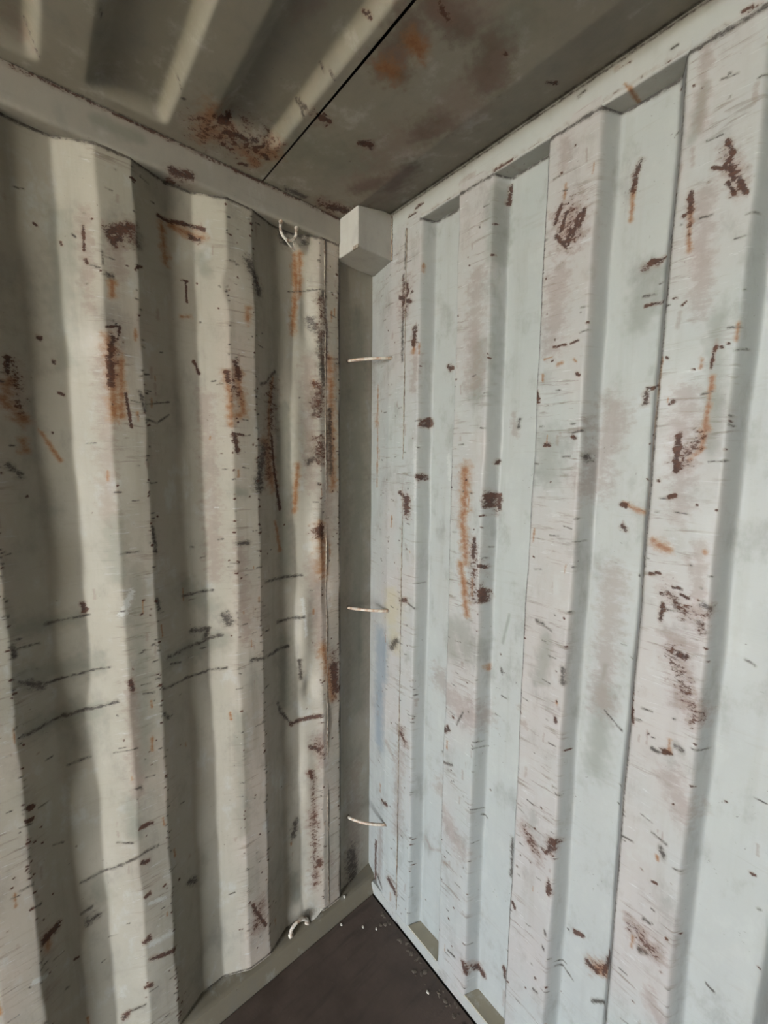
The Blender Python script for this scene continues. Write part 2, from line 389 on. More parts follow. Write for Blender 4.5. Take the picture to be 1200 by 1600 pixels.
    ('R', 'k', 0.0041, 0.0032, [(0.185,1.221),(0.225,1.21)]),
    ('R', 'y', 0.0456, 0.0342, [(0.116,1.214),(0.117,1.146)]),
    ('R', 'y', 0.0291, 0.0229, [(0.128,1.093),(0.138,1.051)]),
    ('R', 'r', 0.0043, 0.0048, [(0.804,1.543),(0.811,1.537)]),
    ('R', 'o', 0.0082, 0.0098, [(0.875,1.528),(0.903,1.514)]),
    ('R', 'r', 0.0021, 0.0025, [(0.876,1.464),(0.891,1.468)]),
    ('R', 'r', 0.002, 0.0024, [(0.914,1.445),(0.93,1.444)]),
    ('R', 'r', 0.0019, 0.0024, [(0.928,1.434),(0.943,1.428)]),
    ('R', 'r', 0.0036, 0.0045, [(0.902,1.407),(0.9,1.379)]),
    ('R', 'd', 0.0035, 0.0044, [(0.919,1.421),(0.923,1.406)]),
    ('R', 'd', 0.005, 0.0065, [(0.963,1.424),(0.971,1.42)]),
    ('R', 'd', 0.0037, 0.0048, [(0.96,1.39),(0.964,1.388)]),
    ('R', 'r', 0.0043, 0.0056, [(0.934,1.319),(0.946,1.318)]),
    ('R', 'p', 0.0065, 0.0088, [(0.942,1.312),(0.957,1.278)]),
    ('R', 'k', 0.0016, 0.002, [(0.882,1.185),(0.9,1.186)]),
    ('R', 'r', 0.0027, 0.0035, [(0.864,1.174),(0.868,1.148)]),
    ('R', 'r', 0.0034, 0.0047, [(0.927,1.116),(0.934,1.117)]),
    ('R', 'd', 0.0037, 0.0052, [(0.943,1.137),(0.954,1.134)]),
    ('R', 'd', 0.003, 0.0041, [(0.907,1.11),(0.918,1.109)]),
    ('R', 'p', 0.0154, 0.0214, [(0.94,1.234),(0.972,1.217)]),
    ('R', 'k', 0.0016, 0.0024, [(1.022,1.328),(1.037,1.323)]),
    ('R', 'p', 0.0076, 0.0096, [(0.934,1.501),(0.943,1.479)]),
    ('R', 'p', 0.0113, 0.0148, [(0.91,1.352),(0.952,1.34)]),
    ('R', 'k', 0.0022, 0.0024, [(0.644,1.299),(0.685,1.283)]),
    ('R', 'd', 0.0039, 0.004, [(0.648,1.297),(0.665,1.293)]),
    ('R', 'g', 0.0038, 0.0037, [(0.542,1.271),(0.526,1.185)]),
    ('R', 'd', 0.0037, 0.0037, [(0.524,1.11),(0.527,1.102)]),
    ('R', 'o', 0.0049, 0.0048, [(0.489,1.111),(0.49,1.097)]),
    ('R', 'k', 0.0018, 0.0019, [(0.53,1.034),(0.547,1.032)]),
    ('R', 'g', 0.0058, 0.0069, [(0.791,1.225),(0.788,1.19)]),
    ('R', 'k', 0.0018, 0.0023, [(0.797,1.12),(0.835,1.091)]),
    ('R', 'd', 0.0049, 0.0055, [(0.717,1.202),(0.718,1.167)]),
    ('R', 'o', 0.0036, 0.004, [(0.707,1.119),(0.707,1.111)]),
    ('R', 'r', 0.0035, 0.0041, [(0.706,1.075),(0.707,1.066)]),
    ('R', 'p', 0.0079, 0.0087, [(0.586,1.026),(0.629,1.018)]),
    ('R', 'r', 0.0064, 0.0062, [(0.367,0.864),(0.382,0.878)]),
    ('R', 'k', 0.0031, 0.003, [(0.435,0.957),(0.413,0.906)]),
    ('R', 'p', 0.0126, 0.0118, [(0.164,0.759),(0.197,0.718)]),
    ('R', 'r', 0.0064, 0.0059, [(0.171,0.75),(0.19,0.73)]),
    ('R', 'p', 0.0104, 0.0098, [(0.094,0.677),(0.147,0.629)]),
    ('R', 'r', 0.0079, 0.0104, [(0.714,0.736),(0.719,0.757)]),
    ('R', 'r', 0.0026, 0.0035, [(0.702,0.712),(0.714,0.736)]),
    ('R', 'p', 0.0116, 0.0153, [(0.635,0.739),(0.686,0.691)]),
    ('R', 'k', 0.0046, 0.0061, [(0.585,0.635),(0.587,0.52)]),
    ('R', 'r', 0.0051, 0.0072, [(0.716,0.641),(0.716,0.616)]),
    ('R', 'r', 0.0028, 0.0039, [(0.62,0.499),(0.628,0.488)]),
    ('R', 'd', 0.0031, 0.0046, [(0.713,0.502),(0.715,0.494)]),
    ('R', 'd', 0.0025, 0.0037, [(0.709,0.452),(0.713,0.448)]),
    ('R', 'r', 0.0035, 0.0054, [(0.767,0.516),(0.787,0.525)]),
    ('R', 'r', 0.0044, 0.0071, [(0.801,0.467),(0.823,0.462)]),
    ('R', 'r', 0.0043, 0.007, [(0.855,0.55),(0.839,0.479)]),
    ('R', 'o', 0.0107, 0.0175, [(0.812,0.465),(0.84,0.486)]),
    ('R', 'k', 0.0018, 0.0028, [(0.735,0.4),(0.772,0.381)]),
    ('R', 'd', 0.0025, 0.0043, [(0.818,0.375),(0.865,0.421)]),
    ('R', 'k', 0.0025, 0.0039, [(0.692,0.31),(0.704,0.313)]),
    ('R', 'p', 0.0114, 0.0194, [(0.895,0.705),(0.957,0.675)]),
    ('R', 'd', 0.0032, 0.0054, [(0.915,0.656),(0.927,0.662)]),
    ('R', 'k', 0.0023, 0.0038, [(0.917,0.73),(0.929,0.731)]),
    ('R', 'k', 0.0015, 0.0022, [(0.863,0.885),(0.888,0.888)]),
    ('R', 'd', 0.0042, 0.0064, [(0.936,0.912),(0.942,0.899)]),
    ('R', 'k', 0.0019, 0.0028, [(0.918,0.934),(0.945,0.926)]),
    ('R', 'r', 0.0014, 0.0022, [(0.926,0.827),(0.935,0.829)]),
    ('R', 'k', 0.0016, 0.0029, [(1.022,0.648),(1.035,0.644)]),
    ('R', 'p', 0.007, 0.0102, [(0.483,0.149),(0.517,0.122)]),
    ('R', 'r', 0.0055, 0.008, [(0.489,0.128),(0.513,0.113)]),
    ('R', 'r', 0.0051, 0.0076, [(0.58,0.212),(0.584,0.186)]),
    ('R', 'r', 0.0064, 0.0091, [(0.468,0.149),(0.475,0.124)]),
    ('R', 'k', 0.0025, 0.0035, [(0.407,0.132),(0.433,0.135)]),
    ('R', 'p', 0.0043, 0.0066, [(0.584,0.133),(0.582,0.087)]),
    ('R', 'k', 0.0018, 0.0021, [(0.489,0.645),(0.502,0.638)]),
    ('R', 'r', 0.009, 0.0105, [(0.122,0.138),(0.157,0.118)]),
    ('R', 'p', 0.0064, 0.0073, [(0.257,0.388),(0.279,0.363)]),
    ('R', 'p', 0.0057, 0.0067, [(0.279,0.363),(0.391,0.427)]),
    ('R', 'p', 0.0179, 0.0268, [(0.938,1.067),(0.968,1.013)]),
    ('R', 'p', 0.0128, 0.0231, [(0.942,0.567),(0.961,0.543)]),
    ('R', 'b', 0.029, 0.0256, [(0.042,1.064),(0.04,0.642)]),
    ('R', 'b', 0.0212, 0.017, [(0.071,1.05),(0.069,0.906)]),
    ('R', 'o', 0.0053, 0.0034, [(0.01,1.941),(0.01,1.592)]),
    ('R', 'o', 0.014, 0.0087, [(0.007,1.834),(0.007,1.802)]),
    ('R', 'r', 0.0063, 0.007, [(0.026,0.208),(0.024,0.04)]),
    ('R', 'r', 0.0064, 0.0064, [(0.073,0.424),(0.102,0.431)]),
    ('R', 'd', 0.0119, 0.0093, [(0.144,1.075),(0.119,1.039)]),
    ('R', 'p', 0.0239, 0.0253, [(0.169,0.666),(0.159,0.363)]),
    ('R', 'o', 0.0153, 0.0128, [(0.406,1.54),(0.426,1.397)]),
    ('R', 'o', 0.0128, 0.0113, [(0.408,1.394),(0.432,1.25)]),
    ('R', 'p', 0.0387, 0.0388, [(0.309,0.991),(0.471,0.96)]),
    ('R', 'p', 0.0302, 0.0313, [(0.77,1.791),(0.742,1.626)]),
    ('R', 'p', 0.0256, 0.031, [(0.795,1.433),(0.789,1.132)]),
    ('R', 'g', 0.0227, 0.0291, [(0.794,1.165),(0.786,0.971)]),
    ('R', 'p', 0.0248, 0.0234, [(0.648,2.088),(0.649,1.938)]),
    ('R', 'p', 0.0159, 0.0191, [(0.907,2.139),(0.917,1.949)]),
    ('R', 'p', 0.0199, 0.0238, [(0.906,1.797),(0.913,1.588)]),
    ('R', 'g', 0.0189, 0.0165, [(0.475,2.337),(0.476,2.19)]),
    ('R', 'p', 0.0267, 0.0214, [(0.429,2.157),(0.431,1.884)]),
    ('R', 'g', 0.0265, 0.0214, [(0.451,1.978),(0.443,1.85)]),
    ('R', 'o', 0.02, 0.0161, [(0.412,1.664),(0.414,1.54)]),
    ('R', 'g', 0.0183, 0.0197, [(0.675,1.258),(0.664,1.157)]),
    ('R', 'p', 0.0271, 0.0322, [(0.322,0.62),(0.443,0.512)]),
    ('R', 'd', 0.0041, 0.0042, [(0.323,0.745),(0.399,0.768)]),
    ('C', 'o', 0.0322, 0.0196, [(0.092,-0.563),(0.098,-0.52)]),
    ('C', 'r', 0.009, 0.0057, [(0.133,-0.541),(0.137,-0.525)]),
    ('C', 'r', 0.0074, 0.0046, [(0.107,-0.52),(0.119,-0.495),(0.12,-0.471)]),
    ('C', 'r', 0.0064, 0.0042, [(0.128,-0.468),(0.126,-0.452)]),
    ('C', 'o', 0.0283, 0.0194, [(0.095,-0.439),(0.124,-0.406)]),
    ('C', 'r', 0.0054, 0.0036, [(0.107,-0.45),(0.125,-0.436)]),
    ('C', 'r', 0.0045, 0.0027, [(0.07,-0.516),(0.066,-0.509)]),
    ('C', 'r', 0.0061, 0.0038, [(0.033,-0.456),(0.037,-0.441)]),
    ('C', 'r', 0.0057, 0.0038, [(0.101,-0.425),(0.091,-0.41)]),
    ('C', 'o', 0.019, 0.0121, [(0.079,-0.475),(0.059,-0.426)]),
    ('C', 'd', 0.0035, 0.0021, [(0.173,-0.637),(0.162,-0.628)]),
    ('C', 'd', 0.0028, 0.0017, [(0.163,-0.576),(0.161,-0.569)]),
    ('C', 'd', 0.0028, 0.0017, [(0.139,-0.622),(0.14,-0.615)]),
    ('C', 'r', 0.0051, 0.0042, [(0.288,-0.384),(0.293,-0.357)]),
    ('C', 'r', 0.0034, 0.0028, [(0.3,-0.378),(0.3,-0.365)]),
    ('C', 'r', 0.0089, 0.0082, [(0.29,-0.266),(0.297,-0.249)]),
    ('C', 'd', 0.0044, 0.0034, [(0.277,-0.421),(0.263,-0.407)]),
    ('C', 'd', 0.0042, 0.0033, [(0.267,-0.423),(0.282,-0.411)]),
    ('C', 'd', 0.0029, 0.0024, [(0.369,-0.43),(0.367,-0.423)]),
    ('C', 'd', 0.0028, 0.0025, [(0.382,-0.415),(0.381,-0.405)]),
    ('C', 'r', 0.0027, 0.0026, [(0.499,-0.423),(0.511,-0.416)]),
    ('C', 'd', 0.0021, 0.002, [(0.53,-0.434),(0.518,-0.432)]),
    ('C', 'p', 0.0372, 0.0374, [(0.55,-0.347),(0.477,-0.342)]),
    ('C', 'o', 0.0193, 0.0209, [(0.535,-0.348),(0.53,-0.319)]),
    ('C', 'p', 0.0325, 0.0401, [(0.607,-0.345),(0.636,-0.297)]),
    ('C', 'o', 0.0192, 0.0195, [(0.469,-0.351),(0.47,-0.32)]),
    ('C', 'p', 0.0251, 0.0325, [(0.63,-0.204),(0.584,-0.179)]),
    ('C', 'p', 0.0276, 0.0315, [(0.572,-0.193),(0.473,-0.193)]),
    ('C', 'p', 0.046, 0.0436, [(0.377,-0.196),(0.292,-0.201)]),
    ('C', 'p', 0.033, 0.0411, [(0.459,-0.157),(0.517,-0.142)]),
    ('C', 'p', 0.0451, 0.0419, [(0.218,-0.103),(0.169,-0.096)]),
    ('C', 'p', 0.0434, 0.0425, [(0.175,-0.191),(0.262,-0.131)]),
    ('C', 'g', 0.0268, 0.0371, [(0.66,-0.221),(0.686,-0.223)]),
    ('C', 'g', 0.0594, 0.0518, [(0.186,-0.353),(0.233,-0.235)]),
    ('C', 'r', 0.0039, 0.006, [(0.645,-0.071),(0.653,-0.053)]),
    ('C', 'r', 0.0026, 0.0035, [(0.63,-0.203),(0.631,-0.192)]),
    ('C', 'r', 0.0129, 0.0106, [(0.034,-0.191),(0.053,-0.136)]),
    ('C', 'p', 0.0293, 0.0231, [(0.031,-0.222),(0.026,-0.152)]),
    ('C', 'd', 0.0104, 0.0074, [(0.019,-0.321),(0.026,-0.271)]),
    ('C', 'd', 0.0034, 0.002, [(0.227,-0.77),(0.208,-0.766)]),
    ('C', 'g', 0.0254, 0.0159, [(0.209,-0.565),(0.149,-0.538)]),
    ('C', 'o', 0.0327, 0.019, [(0.148,-0.565),(0.074,-0.555)]),
    ('C', 'p', 0.0136, 0.0119, [(0.411,-0.508),(0.459,-0.485)]),
    ('C', 'p', 0.0232, 0.0119, [(0.084,-0.884),(0.068,-0.866)]),
    ('C', 'd', 0.0029, 0.0015, [(0.057,-0.847),(0.099,-0.866)]),
    ('T', 'r', 0.0072, 0.0077, [(-0.61,2.354),(-0.59,2.354),(-0.567,2.358)]),
    ('T', 'r', 0.0026, 0.0028, [(-0.618,2.356),(-0.607,2.352)]),
    ('T', 'r', 0.0014, 0.0017, [(-0.903,2.418),(-0.828,2.415)]),
    ('T', 'r', 0.0025, 0.0024, [(-0.562,2.423),(-0.383,2.423)]),
    ('T', 'd', 0.0016, 0.0018, [(-0.828,2.415),(-0.742,2.415)]),
    ('T', 'r', 0.0031, 0.0027, [(-0.279,2.316),(-0.203,2.323)]),
    ('T', 'g', 0.0116, 0.0131, [(-0.755,2.387),(-0.672,2.389)]),
    ('T', 'd', 0.0043, 0.0037, [(-0.191,2.435),(-0.139,2.426)]),
    ('H', 'r', 0.0043, 0.0034, [(0.201,2.416),(0.227,2.417)]),
    ('H', 'r', 0.0056, 0.0044, [(0.174,2.401),(0.201,2.4)]),
    ('H', 'd', 0.0027, 0.0029, [(0.675,2.426),(0.688,2.428)]),
    ('H', 'r', 0.0018, 0.0021, [(0.743,2.431),(0.771,2.429)]),
    ('H', 'r', 0.0022, 0.0031, [(0.936,2.389),(0.947,2.388)]),
    ('H', 'r', 0.0012, 0.0017, [(0.944,2.383),(0.966,2.381)]),
    ('H', 'd', 0.0016, 0.002, [(0.838,2.402),(0.849,2.403)]),
    ('H', 'r', 0.0022, 0.0021, [(0.467,2.385),(0.521,2.384)]),
    ('H', 'p', 0.0067, 0.006, [(0.367,2.407),(0.409,2.407)]),
    ('H', 'o', 0.0028, 0.0033, [(0.762,2.396),(0.775,2.378)]),
    ('L', 'd', 0.0244, 0.0288, [(-0.068,0.174),(-0.045,-0.042)]),
    ('L', 'd', 0.0142, 0.017, [(-0.091,0.053),(-0.085,-0.037)]),
    ('L', 'p', 0.0373, 0.042, [(-0.052,0.516),(-0.052,0.134)]),
    ('L', 'g', 0.041, 0.0385, [(-0.041,2.153),(-0.037,0.77)]),  # grey stroke painted down the post web to deepen its shade
    ('R', 'p', 0.0148, 0.0166, [(0.06,0.288),(0.055,0.08)]),
    ('R', 'd', 0.0073, 0.0083, [(0.04,0.08),(0.071,0.066)]),
    ('R', 'g', 0.0225, 0.0246, [(0.812,2.048),(0.806,1.965)]),
    ('R', 'p', 0.0103, 0.0133, [(0.951,1.534),(0.955,1.403)]),
    ('R', 'g', 0.0117, 0.0144, [(0.942,1.921),(0.951,1.705)]),
    ('L', 'g', 0.0194, 0.0234, [(-0.774,1.522),(-0.768,1.398)]),
    ('L', 'g', 0.0201, 0.0267, [(-0.729,1.393),(-0.74,0.889)]),
    ('L', 'p', 0.0144, 0.0196, [(-0.758,1.104),(-0.758,0.827)]),
    ('L', 'd', 0.0093, 0.0078, [(-0.206,2.069),(-0.195,1.917)]),
    ('L', 'd', 0.0074, 0.0062, [(-0.172,1.841),(-0.168,1.638)]),
    ('L', 'p', 0.021, 0.0183, [(-0.241,1.99),(-0.236,1.597)]),
    ('L', 'g', 0.0218, 0.0208, [(-0.32,1.831),(-0.32,1.315)]),
    ('L', 'p', 0.0237, 0.0224, [(-0.229,1.347),(-0.212,1.061)]),
    ('R', 's', 0.0318, 0.0318, [(0.666,2.211),(0.675,2.154)]),
    ('R', 's', 0.0119, 0.0153, [(0.932,2.192),(0.957,2.125)]),
    ('L', 's', 0.0204, 0.023, [(-0.735,2.176),(-0.701,2.176)]),
    ('L', 's', 0.0196, 0.019, [(-0.161,1.025),(-0.156,0.86)]),
    ('L', 's', 0.017, 0.0206, [(-0.239,0.613),(-0.234,0.176)]),
    ('L', 's', 0.0241, 0.0327, [(-0.447,0.262),(-0.455,0.199)]),
    ('R', 's', 0.0132, 0.0175, [(0.716,0.754),(0.711,0.726)]),
    ('R', 's', 0.0178, 0.0234, [(0.644,0.737),(0.683,0.694)]),
    ('R', 's', 0.0163, 0.0208, [(0.904,1.439),(0.942,1.399)]),
    ('R', 's', 0.0164, 0.0228, [(0.923,1.318),(0.968,1.209)]),
    ('R', 's', 0.0139, 0.0226, [(0.812,0.465),(0.844,0.495)]),
    ('R', 's', 0.0149, 0.0175, [(0.935,1.728),(0.906,1.671)]),
    ('R', 's', 0.0268, 0.0188, [(0.161,2.225),(0.158,2.132)]),
    ('R', 's', 0.0203, 0.0189, [(0.177,0.765),(0.191,0.714)]),
    ('R', 's', 0.0062, 0.0073, [(0.886,2.139),(0.891,2.074)]),
    ('R', 's', 0.011, 0.0145, [(0.966,1.406),(0.964,1.375)]),
    ('R', 's', 0.0072, 0.0082, [(0.805,2.063),(0.832,2.065)]),
    ('R', 's', 0.0134, 0.0225, [(0.896,0.69),(0.945,0.679)]),
    ('R', 's', 0.0208, 0.0183, [(0.45,1.455),(0.457,1.303)]),
    ('R', 's', 0.012, 0.0105, [(0.481,1.597),(0.492,1.545)]),
    ('R', 's', 0.0176, 0.0124, [(0.177,1.569),(0.185,1.498)]),
    ('R', 's', 0.0157, 0.0184, [(0.129,0.144),(0.157,0.116)]),
    ('L', 's', 0.0147, 0.0169, [(-0.75,1.944),(-0.757,1.845)]),
    ('L', 's', 0.0193, 0.0187, [(-0.485,1.897),(-0.466,1.849)]),
    ('L', 's', 0.0287, 0.0243, [(-0.208,1.739),(-0.197,1.679)]),
    ('L', 's', 0.0151, 0.0195, [(-0.924,1.865),(-0.92,1.775)]),
    ('L', 's', 0.0243, 0.0227, [(-0.352,1.901),(-0.373,1.639)]),
    ('L', 's', 0.023, 0.024, [(-0.23,0.718),(-0.205,0.666)]),
    ('L', 's', 0.0185, 0.0154, [(-0.205,2.162),(-0.183,1.997)]),
    ('L', 's', 0.0186, 0.0158, [(-0.212,1.916),(-0.207,1.818)]),
    ('C', 's', 0.0658, 0.0431, [(0.094,-0.561),(0.11,-0.44)]),
    ('C', 's', 0.0321, 0.022, [(0.095,-0.442),(0.135,-0.411)]),
    ('C', 'b', 0.0274, 0.0273, [(0.551,-0.363),(0.473,-0.346)]),
    ('C', 'b', 0.0246, 0.0295, [(0.604,-0.356),(0.609,-0.297)]),
    ('C', 'b', 0.0267, 0.0343, [(0.625,-0.218),(0.576,-0.178)]),
    ('C', 'b', 0.0262, 0.0298, [(0.403,-0.18),(0.45,-0.168)]),
    ('C', 'b', 0.0191, 0.0196, [(0.464,-0.347),(0.474,-0.315)]),
    ('C', 'b', 0.0243, 0.0249, [(0.212,-0.11),(0.301,-0.123)]),
    ('C', 'b', 0.021, 0.0193, [(0.154,-0.176),(0.209,-0.153)]),
    ('C', 's', 0.0098, 0.0114, [(0.607,-0.345),(0.601,-0.321)]),
    ('C', 's', 0.0381, 0.0321, [(0.023,-0.217),(0.072,-0.114)]),
    ('C', 's', 0.0205, 0.0168, [(0.283,-0.385),(0.289,-0.365)]),
    ('C', 's', 0.018, 0.0163, [(0.29,-0.259),(0.292,-0.251)]),
    ('T', 's', 0.0108, 0.0114, [(-0.618,2.353),(-0.564,2.356)]),
    ('L', 'd', 0.0134, 0.0122, [(-0.31,2.326),(-0.299,2.312)]),
    ('L', 'd', 0.012, 0.0107, [(-0.254,2.344),(-0.247,2.324)]),
    ('L', 'd', 0.0102, 0.0131, [(-0.268,0.051),(-0.26,0.028)]),  # darkness of the hole beside the tab, painted on the sheet
]

KCH = {'r': 0, 'o': 1, 'd': 2, 'g': 3, 'p': 4, 'w': 5, 'b': 6, 'y': 7, 'k': 2, 's': 0}
KSTR = {'r': 1.0, 'o': 0.85, 'd': 0.9, 'g': 0.8, 'p': 0.85, 'w': 1.0, 'b': 0.9, 'y': 0.8, 'k': 0.85, 's': 0.62}

# rust and dirt that gathers along the welded seams, and shade painted on folds
for _a, _b in ((.10, 1.7),):
    STAINS_SHADES += [('H', 'd', .0030, .0030, [(_a, 2.4425), (_b, 2.4425)]), ('H', 'r', .0017, .0017, [(_a + .05, 2.3870), (_b, 2.3870)]),
               ('R', 'd', .0038, .0038, [(_a + .12, 2.3775), (_b, 2.3775)]), ('C', 'd', .003, .0035, [(_a, -.006), (_b, -.006)])]
STAINS_SHADES += [('T', 'r', .0026, .0026, [(-1.5, 2.4165), (-.12, 2.4165)]), ('L', 'd', .0036, .0036, [(-1.5, 2.3425), (-.12, 2.3425)]),
           ('C', 'd', .003, .003, [(.006, -1.4), (.006, -.12)]), ('L', 'd', .003, .003, [(-1.5, .060), (-.10, .060)])]
STAINS_SHADES += [('R', 'k', .0016, .0016, [(.1139 + .25 * i, .05), (.1139 + .25 * i, 2.37)]) for i in range(1, 4)]  # dirt plus painted occlusion shade at the left folds of raised faces

def random_wear(surf, ulim, vlim, prof, seed, n):
    """small chips on the raised faces and fine horizontal scratches, most of them low on the wall"""
    rnd = random.Random(seed); out = []
    k = 0
    while k < n:
        u = rnd.uniform(*ulim); v = rnd.uniform(*vlim)
        depth = abs(float(prof(np.array([u]))[0]))
        if rnd.random() < min(1, depth / 0.03) * 0.93: continue
        k += 1
        t = rnd.random()
        if t < 0.36:
            L = rnd.uniform(.004, .022); s = rnd.uniform(.0007, .0015)
            out.append((surf, 'k', s, s, [(u, v), (u + L, v + rnd.uniform(-.25, .25) * L)]))
        elif t < 0.72:
            s = rnd.uniform(.0008, .0017) * (1.6 if rnd.random() < .12 else 1)
            out.append((surf, rnd.choice('rrd'), s * 1.2, s, [(u, v), (u + rnd.uniform(0, .003), v + rnd.uniform(-.003, .003))]))
        elif t < 0.93:
            s = rnd.uniform(.0015, .004); L = rnd.uniform(.004, .035)
            out.append((surf, rnd.choice('opp'), s, s, [(u, v), (u + rnd.uniform(-.002, .002), v - L)]))
        else:
            L = rnd.uniform(.004, .014); s = rnd.uniform(.0006, .0014)
            out.append((surf, 'w', s, s, [(u, v), (u + L, v + rnd.uniform(-.2, .2) * L)]))
    return out

def edge_wear(surf, edges, vlim, seed, per):
    """chips along the proud folds of the corrugation"""
    rnd = random.Random(seed); out = []
    for e in edges:
        for _ in range(per):
            v = rnd.uniform(*vlim); L = rnd.uniform(.001, .012); s = rnd.uniform(.0008, .0020)
            u = e + rnd.gauss(0, .0025)
            out.append((surf, rnd.choice('dddrr'), s * 1.1, s, [(u, v), (u + rnd.uniform(-.006, .006), v + rnd.uniform(-.3, .3) * L)]))
    return out

def paint(me, surfs, ua, va, extra=()):
    n = len(me.vertices)
    co = np.empty(n * 3, np.float32); me.vertices.foreach_get('co', co); co = co.reshape(-1, 3)
    U = co[:, ua]; V = co[:, va]
    M = np.zeros((9, n), np.float32)
    order = np.argsort(V, kind='stable'); Vs = V[order]
    for (s, k, ru, rv, pts) in list(STAINS_SHADES) + list(extra):
        if s not in surfs: continue
        soft = k in 'ogpbys'
        R = 2.2 if soft else 2.7
        us = [p[0] for p in pts]; vs_ = [p[1] for p in pts]
        a = np.searchsorted(Vs, min(vs_) - rv * R - .004); b = np.searchsorted(Vs, max(vs_) + rv * R + .004)
        ii = order[a:b]
        if len(ii) == 0: continue
        ii = ii[(U[ii] > min(us) - ru * R - .004) & (U[ii] < max(us) + ru * R + .004)]
        if len(ii) == 0: continue
        ru_ = max(ru, .0016); rv_ = max(rv, .0016)
        u = U[ii]; v = V[ii]
        wob = .35 * np.sin(u * 310 + v * 170) + .35 * np.sin(v * 260 - u * 120 + 1.3)
        d = np.full(len(ii), 9.0, np.float32)
        pp = pts if len(pts) > 1 else pts * 2
        for (x0, y0), (x1, y1) in zip(pp[:-1], pp[1:]):
            ax, ay = (u - x0) / ru_, (v - y0) / rv_
            bx, by = (x1 - x0) / ru_, (y1 - y0) / rv_
            h = np.clip((ax * bx + ay * by) / (bx * bx + by * by + 1e-9), 0, 1)
            d = np.minimum(d, np.hypot(ax - bx * h, ay - by * h))
        d = d * (1 + .25 * wob)
        if soft: val = np.clip(1.05 - d / 2.1, 0, 1) ** 1.2
        else: val = np.clip(1.12 - d * .43, 0, 1)
        c = KCH[k]
        M[c, ii] = np.maximum(M[c, ii], val * KSTR[k])
    for name, chs in (('wear_shade_a', (0, 1, 2)), ('wear_light_b', (3, 4, 5)), ('wear_c', (6, 7, 8))):
        at = me.attributes.new(name, 'FLOAT_VECTOR', 'POINT')
        at.data.foreach_set('vector', np.ascontiguousarray(M[list(chs)].T).reshape(-1))

# ------------------------------------------------------------------ materials
class NT:
    def __init__(s, name):
        s.m = bpy.data.materials.new(name); s.m.use_nodes = True
        s.t = s.m.node_tree; s.n = s.t.nodes; s.l = s.t.links
        s.b = s.n['Principled BSDF']
        s.tc = s.n.new('ShaderNodeTexCoord')
    def put(s, sock, v):
        if hasattr(v, 'is_linked') or hasattr(v, 'links'): s.l.new(v, sock)
        else: sock.default_value = v
    def noise(s, scale, detail=4, rough=.55, sc=(1, 1, 1), off=(0, 0, 0), dist=0):
        mp = s.n.new('ShaderNodeMapping'); mp.inputs['Scale'].default_value = sc; mp.inputs['Location'].default_value = off
        s.l.new(s.tc.outputs['Object'], mp.inputs[0])
        k = s.n.new('ShaderNodeTexNoise'); s.l.new(mp.outputs[0], k.inputs['Vector'])
        k.inputs['Scale'].default_value = scale; k.inputs['Detail'].default_value = detail
        k.inputs['Roughness'].default_value = rough; k.inputs['Distortion'].default_value = dist
        return k.outputs[0]
    def ramp(s, v, a, b, lo=0, hi=1):
        k = s.n.new('ShaderNodeMapRange'); k.interpolation_type = 'SMOOTHSTEP'
        s.put(k.inputs['Value'], v)
        k.inputs['From Min'].default_value = a; k.inputs['From Max'].default_value = b
        k.inputs['To Min'].default_value = lo; k.inputs['To Max'].default_value = hi
        return k.outputs[0]
    def math(s, op, a, b=0.0, clamp=False):
        k = s.n.new('ShaderNodeMath'); k.operation = op; k.use_clamp = clamp
        s.put(k.inputs[0], a); s.put(k.inputs[1], b); return k.outputs[0]
    def mix(s, fac, a, b):
        k = s.n.new('ShaderNodeMix'); k.data_type = 'RGBA'
        s.put(k.inputs[0], fac); s.put(k.inputs[6], a); s.put(k.inputs[7], b); return k.outputs[2]
    def attr(s, name):
        k = s.n.new('ShaderNodeAttribute'); k.attribute_name = name
        sp = s.n.new('ShaderNodeSeparateXYZ'); s.l.new(k.outputs['Vector'], sp.inputs[0])
        return sp.outputs
    def bump(s, h, strength, dist, nrm=None):
        k = s.n.new('ShaderNodeBump'); s.put(k.inputs['Height'], h)
        k.inputs['Strength'].default_value = strength; k.inputs['Distance'].default_value = dist
        if nrm is not None: s.l.new(nrm, k.inputs['Normal'])
        return k.outputs[0]

def col(r, g, b):
    return tuple(((c / 255) / 12.92 if c <= 10 else ((c / 255 + .055) / 1.055) ** 2.4) for c in (r, g, b)) + (1,)

